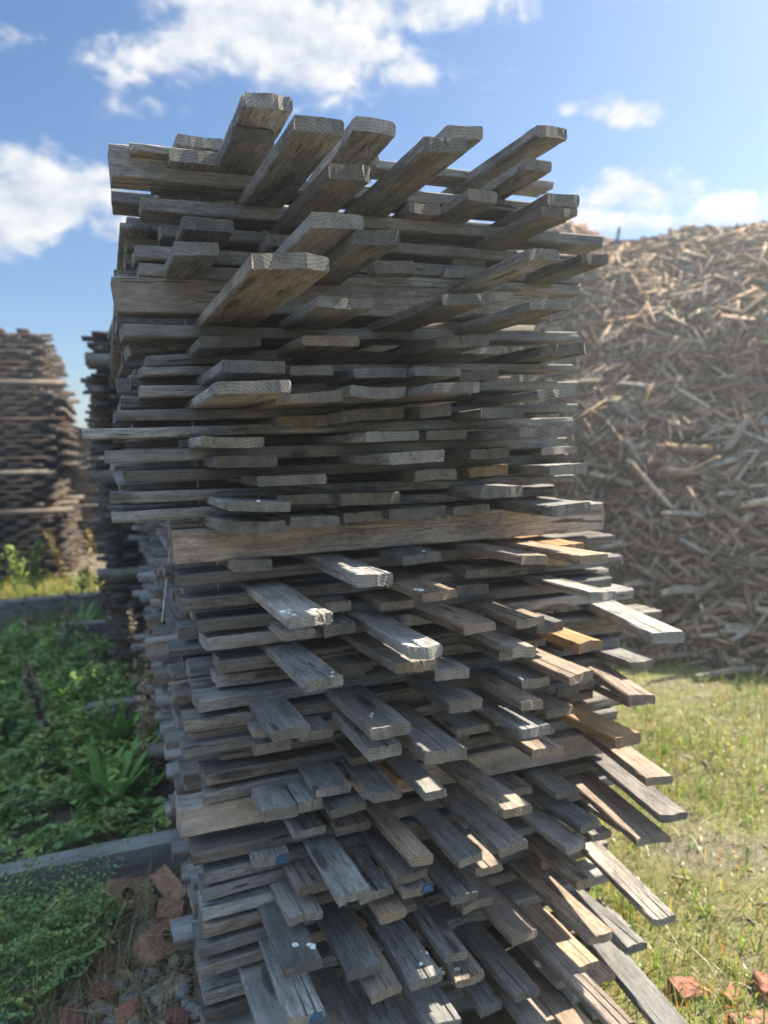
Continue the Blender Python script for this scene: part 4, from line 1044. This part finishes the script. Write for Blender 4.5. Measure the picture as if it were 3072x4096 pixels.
# more of the same weeds through the shaded patch
_r = np.random.default_rng(700); _src = [o for o in COL.objects if o.name.startswith('leafy_weed')][:8]
k = 0
while k < 34:
    x = _r.uniform(-4.2, -1.0); y = _r.uniform(3.0, 6.8)
    if x > -.95 - .33 * (y - 2.4) or in_stack(np.array([x]), np.array([y]))[0] or y < 3.0 + .4 * (x + .8): continue
    o = _src[k % len(_src)].copy(); COL.objects.link(o); s_ = _r.uniform(.55, 1.1)
    o.location = (x, y, float(ground_height(x, y))); o.rotation_euler = (0, 0, _r.uniform(0, 6.28)); o.scale = (s_, s_, s_ * _r.uniform(.8, 1.3))
    tag(o, 'green leafy weed in the shaded patch beside the stack', 'weed', 'leafy weeds scattered through the shaded patch'); k += 1

def stalk(x, y, h, col, label, seed, leafy=0, spread=.05, group='tall seeding weeds'):
    A = Acc(); r = np.random.default_rng(seed)
    lean = r.normal(size=2) * .12
    pts = [np.array([lean[0] * t_ ** 2 * h, lean[1] * t_ ** 2 * h, t_ * h]) for t_ in np.linspace(0, 1, 8)]
    tube(A, pts, .0035, .0015, np.array(col) * 1.1)
    for i in range(int(150 * h / .7)):
        t_ = r.uniform(.35, 1) if leafy else r.uniform(.25, 1)
        c = np.array([lean[0] * t_ ** 2 * h, lean[1] * t_ ** 2 * h, t_ * h]) + r.normal(size=3) * np.array([spread, spread, .03]) * (1.15 - t_ * .8)
        s = r.uniform(.006, .016) * (1.5 if leafy else 1)
        V = c + r.normal(size=(4, 3)) * s
        A.add(V, [[0, 1, 2, 3]], np.array(col) * r.uniform(.6, 1.4))
    if leafy:
        for i in range(26):
            t_ = r.uniform(.02, .7); a = r.uniform(0, 6.28)
            leaf_strip((lean[0] * t_ ** 2 * h, lean[1] * t_ ** 2 * h, t_ * h), np.array([math.cos(a), math.sin(a), .8]), np.array([0, 0, 1.]), r.uniform(.08, .2), .025, np.array(col) * r.uniform(.7, 1.2), A)
    o = A.build('seeding_weed', [LEAF]); o.location = (x, y, float(ground_height(x, y)) - .01); tag(o, label, 'weed', group)
BRN = (.40, .28, .18)
stalk(-1.20, 3.45, .85, BRN, 'dried brown seed stalk standing against the flank of the stack', 81, 0, .035)
stalk(-1.27, 3.72, .95, BRN, 'second dried brown seed stalk a step further along the flank', 82, 0, .04)
stalk(-1.38, 4.0, 1.0, (.14, .10, .06), 'farthest dried seed stalk along the flank', 83, 0, .04)
stalk(-1.86, 3.91, .5, (.20, .12, .14), 'thin dark purple stem rising from the shaded ground cover', 84, 0, .012)
stalk(-3.85, 8.0, .78, (.19, .27, .05), 'tall lime-green seeding weed in front of the far brown stack', 85, 1, .06)
stalk(-3.70, 8.45, .82, (.24, .18, .07), 'rusty brown seed head beside the lime-green weed', 86, 0, .05)
stalk(-3.42, 8.4, .84, (.28, .23, .07), 'golden seed head in front of the corner of the brown stack', 87, 0, .055)
stalk(-2.62, 8.1, .9, (.26, .26, .06), 'yellow seeding weed next to the dark stack', 88, 1, .04)
stalk(-3.1, 8.6, .55, (.26, .2, .08), 'short golden weed between the two far stacks', 89, 0, .05)
stalk(-4.05, 8.2, .7, (.22, .30, .06), 'second lime-green weed left of the rusty seed head', 101, 1, .08)
stalk(-3.2, 7.6, .5, (.26, .34, .06), 'bright yellow-green weed just behind the farther dark bearer', 102, 1, .09)
stalk(-4.3, 7.9, .6, (.16, .24, .05), 'lime-green weed at the left frame edge before the brown stack', 90, 1, .07)
for i, (x, y) in enumerate([(-2.2, 4.4), (-2.05, 5.2), (-2.5, 5.6), (-1.9, 5.5), (-2.9, 5.9), (-1.7, 4.9)]):
    stalk(x, y, .45 + .1 * (i % 3), (.34, .28, .18), 'thin dry stem among the shaded weeds', 91 + i, 0, .02, 'thin dry stems among the shaded weeds')

# ------------------------------------------------------------------ bricks and stones
import bmesh
def holed_brick(name, L=.21, W=.105, H=.072, holes=3, seed=0, cut=1.0):
    r = np.random.default_rng(seed); bm = bmesh.new()
    K = 12; loops = []
    Lc = L * cut
    def rim(z):
        out = [[bm.verts.new((x + r.normal() * .002, y + r.normal() * .002, z)) for x, y in ((-Lc / 2, -W / 2), (0, -W / 2), (Lc / 2, -W / 2), (Lc / 2 + r.normal() * .006, 0), (Lc / 2, W / 2), (0, W / 2), (-Lc / 2, W / 2), (-Lc / 2 + r.normal() * .006, 0))]]
        for q in range(holes):
            cx = (q - (holes - 1) / 2) * L * .29
            if abs(cx) > Lc / 2 - .03: continue
            out.append([bm.verts.new((cx + .023 * math.cos(2 * math.pi * i / K), .023 * math.sin(2 * math.pi * i / K), z)) for i in range(K)])
        return out
    lo, hi = rim(0), rim(H)
    for ring in (lo, hi):
        es = []
        for lp in ring:
            for i in range(len(lp)): es.append(bm.edges.new((lp[i], lp[(i + 1) % len(lp)])))
        bmesh.ops.triangle_fill(bm, use_beauty=True, use_dissolve=False, edges=es)
    for a, b in zip(lo, hi):
        for i in range(len(a)): bm.faces.new((a[i], a[(i + 1) % len(a)], b[(i + 1) % len(a)], b[i]))
    bmesh.ops.recalc_face_normals(bm, faces=bm.faces)
    me = bpy.data.meshes.new(name); bm.to_mesh(me); bm.free()
    return me

def lump(name, sx_, sy, sz, seed, box=False, n=26):
    """a broken lump: hull of scattered points, chipped along its edges"""
    r = np.random.default_rng(seed); bm = bmesh.new()
    for i in range(n):
        q = r.normal(size=3); q /= np.abs(q).max() if box else np.linalg.norm(q)
        q = q * r.uniform(.86 if box else .8, 1, 3) * np.array([sx_, sy, sz]) / 2
        bm.verts.new(q + np.array([0, 0, sz / 2]))
    if box:
        for sx2 in (-1, 1):
            for sy2 in (-1, 1):
                for sz2 in (-1, 1):
                    if r.random() < .75: bm.verts.new(np.array([sx2 * sx_, sy2 * sy, sz2 * sz]) / 2 * r.uniform(.93, 1, 3) + np.array([0, 0, sz / 2]))
    bmesh.ops.convex_hull(bm, input=bm.verts)
    for v in [v for v in bm.verts if not v.link_faces]: bm.verts.remove(v)
    bmesh.ops.dissolve_limit(bm, angle_limit=.14, verts=bm.verts, edges=bm.edges)
    bmesh.ops.bevel(bm, geom=bm.edges[:], offset=min(sx_, sy, sz) * .05, segments=1, affect='EDGES')
    bmesh.ops.triangulate(bm, faces=bm.faces)
    bmesh.ops.subdivide_edges(bm, edges=bm.edges[:], cuts=1)
    for v in bm.verts: v.co += Vector(r.normal(size=3) * min(sx_, sy, sz) * .013)
    me = bpy.data.meshes.new(name); bm.to_mesh(me); bm.free(); return me

def paint(me, mat, tint):
    me.materials.append(mat); a = me.attributes.new('tint', 'FLOAT_VECTOR', 'POINT'); a.data.foreach_set('vector', np.tile(np.array(tint, np.float32), len(me.vertices))); return me
RED, PALE, DARKR = (.25, .115, .08), (.33, .185, .13), (.19, .095, .075)
def brick(x, y, z, rot, tint, label, seed, holes=0, size=(.15, .10, .075), cut=1.0):
    me = holed_brick('brick', holes=holes, seed=seed, cut=cut) if holes else lump('brick', *size, seed, True, 40)
    o = link('brick', paint(me, BRICKM, tint), (x, y, z - (.03 if x > 0 else .014 if not holes else .0)), rot); tag(o, label, 'brick', 'broken red bricks on the ground')
brick(-1.0, 2.60, .03, (.9, .2, .5), PALE, 'broken red brick with round holes tilted beside the front bearer', 1, 3, cut=.7)
brick(-.85, 2.60, .02, (1.1, -.3, 2.4), PALE, 'holed brick half under straw next to the stack', 2, 3, cut=.8)
brick(-.79, 2.33, .02, (.7, .1, 1.0), PALE, 'pale holed brick lying on grey stones', 3, 3, cut=.75)
brick(-.90, 2.14, 0, (.1, .1, .2), DARKR, 'dark red squared brick among weeds at the bottom', 4, size=(.095, .07, .05))
brick(-.79, 2.04, .01, (.2, -.1, .5), RED, 'chipped orange-red brick at the bottom edge', 5, size=(.085, .07, .05))
brick(-.655, 2.03, .0, (.1, .2, .1), DARKR, 'dull red brick at the bottom edge against the stack', 6, size=(.085, .07, .05))
brick(-.61, 2.19, .0, (.1, .4, .8), RED, 'small red brick bit against the stack above the bottom edge', 7, size=(.07, .06, .055))
brick(-.93, 2.26, .0, (.3, .1, .9), DARKR, 'brick-red fragment under straw in the rubble centre', 8, size=(.10, .09, .07))
brick(-.80, 2.48, .03, (.5, .2, .2), PALE, 'pinkish brick fragment leaning in the straw', 9, size=(.09, .07, .08))
brick(-.96, 2.03, .0, (.1, .1, 2), DARKR, 'dark brick fragment left of the bottom stones', 10, size=(.09, .07, .05))
brick(-1.33, 2.30, .02, (.3, .2, .3), RED, 'orange brick bit at the left frame edge', 11, size=(.08, .06, .06))
brick(.86, 2.08, 0, (.15, .1, .3), RED, 'orange-red brick in the grass nearest the stack at bottom right', 12, size=(.11, .075, .07))
brick(.98, 2.06, 0, (.5, .2, .9), (.23, .11, .078), 'largest orange-red brick in the grass at bottom right', 13, size=(.095, .07, .05))
brick(1.10, 2.07, 0, (.2, .1, 1.4), RED, 'red brick at the right frame edge in the grass', 14, size=(.10, .08, .07))
brick(1.0, 1.94, 0, (.1, .1, .2), (.23, .12, .085), 'flat brick piece at the bottom right frame edge', 15, size=(.13, .10, .05))
r = np.random.default_rng(17)
protos = [paint(lump('rubble_stone', .07 * s, .055 * s, .045 * s, 30 + i), STONE, t_) for i, (s, t_) in enumerate([(.8, (.22, .215, .21)), (1.0, (.18, .183, .19)), (.8, (.28, .27, .25)), (1.1, (.24, .20, .155)), (.6, (.20, .20, .20)), (1.0, (.36, .29, .18))])]
names = ['grey', 'large slate-grey', 'pale grey', 'brownish', 'small grey', 'cream']
for i in range(190):
    x = r.uniform(-1.25, -.56); y = r.uniform(1.92, 2.5) if i < 150 else r.uniform(2.3, 2.72)
    if i < 150 and y > 2.28 and r.random() < .6: y -= .3
    k = int(r.choice(6, p=[.24, .2, .16, .14, .22, .04])); o = bpy.data.objects.new('rubble_stone', protos[k]); COL.objects.link(o)
    o.location = (x, y, float(ground_height(x, y)) - .006 + r.uniform(0, .012)); o.rotation_euler = (r.normal() * .4, r.normal() * .4, r.uniform(0, 6.28))
    tag(o, '%s stone lying loose in the rubble by the stack' % names[k], 'stone', '%s stones in the rubble' % names[k])
# fine gravel between the stones and litter of wood chips
A = Acc()
for i in range(5200):
    x = r.uniform(-1.45, -.5); y = r.uniform(1.8, 2.75); s = r.uniform(.004, .018)
    V = (BOXV - np.array([.5, 0, .5])) * s * r.uniform(.5, 1.3, 3) @ rot3(*r.normal(size=3)).T + np.array([x, y, float(ground_height(x, y))]) + r.normal(size=(8, 3)) * s * .15
    A.add(V, BOXF, np.array([(.2, .2, .2), (.26, .22, .18), (.22, .09, .06), (.32, .3, .27)][int(r.integers(0, 4))]) * r.uniform(.6, 1.2))
o = A.build('gravel', [STONE]); tag(o, 'fine grey and red gravel between the stones', 'gravel', kind='stuff')
A = Acc()
for i in range(1100):
    x = r.uniform(.3, 4.2); y = r.uniform(1.5, 5.6); s = r.uniform(.006, .022) * (2 if r.random() < .05 else 1)
    V = (BOXV - np.array([.5, 0, 0])) * np.array([s * 1.5, s * .35, s * .12]) @ rot3(r.normal() * .3, r.normal() * .2, r.uniform(0, 6.28)).T + np.array([x, y, float(ground_height(x, y)) + .006])
    A.add(V, BOXF, np.array([(.36, .33, .28), (.27, .22, .16), (.45, .42, .37)][int(r.integers(0, 3))]) * r.uniform(.6, 1.2))
o = A.build('wood_chips', [STONE]); tag(o, 'wood chips scattered over the grass beside the heap', 'wood chips', kind='stuff')

# ------------------------------------------------------------------ added scattering volume, standing in for the sun's lens-flare veil
m = bpy.data.materials.new('veil_volume'); m.use_nodes = True; t = NT(m.node_tree)
pv = t.n('ShaderNodeVolumePrincipled', ins={'Color': (.93, .96, 1, 1), 'Density': VEIL_DENSITY, 'Anisotropy': .6})
t.n('ShaderNodeOutputMaterial', ins={'Volume': pv.outputs[0]})
V = [(x, y, z) for x in (-60, 60) for y in (-40, 80) for z in (-1.2, 6.2)]
F = [(0, 1, 3, 2), (4, 6, 7, 5), (0, 4, 5, 1), (2, 3, 7, 6), (0, 2, 6, 4), (1, 5, 7, 3)]
o = link('veil_haze', mesh('veil_haze', V, F, [m])); tag(o, kind='stuff')
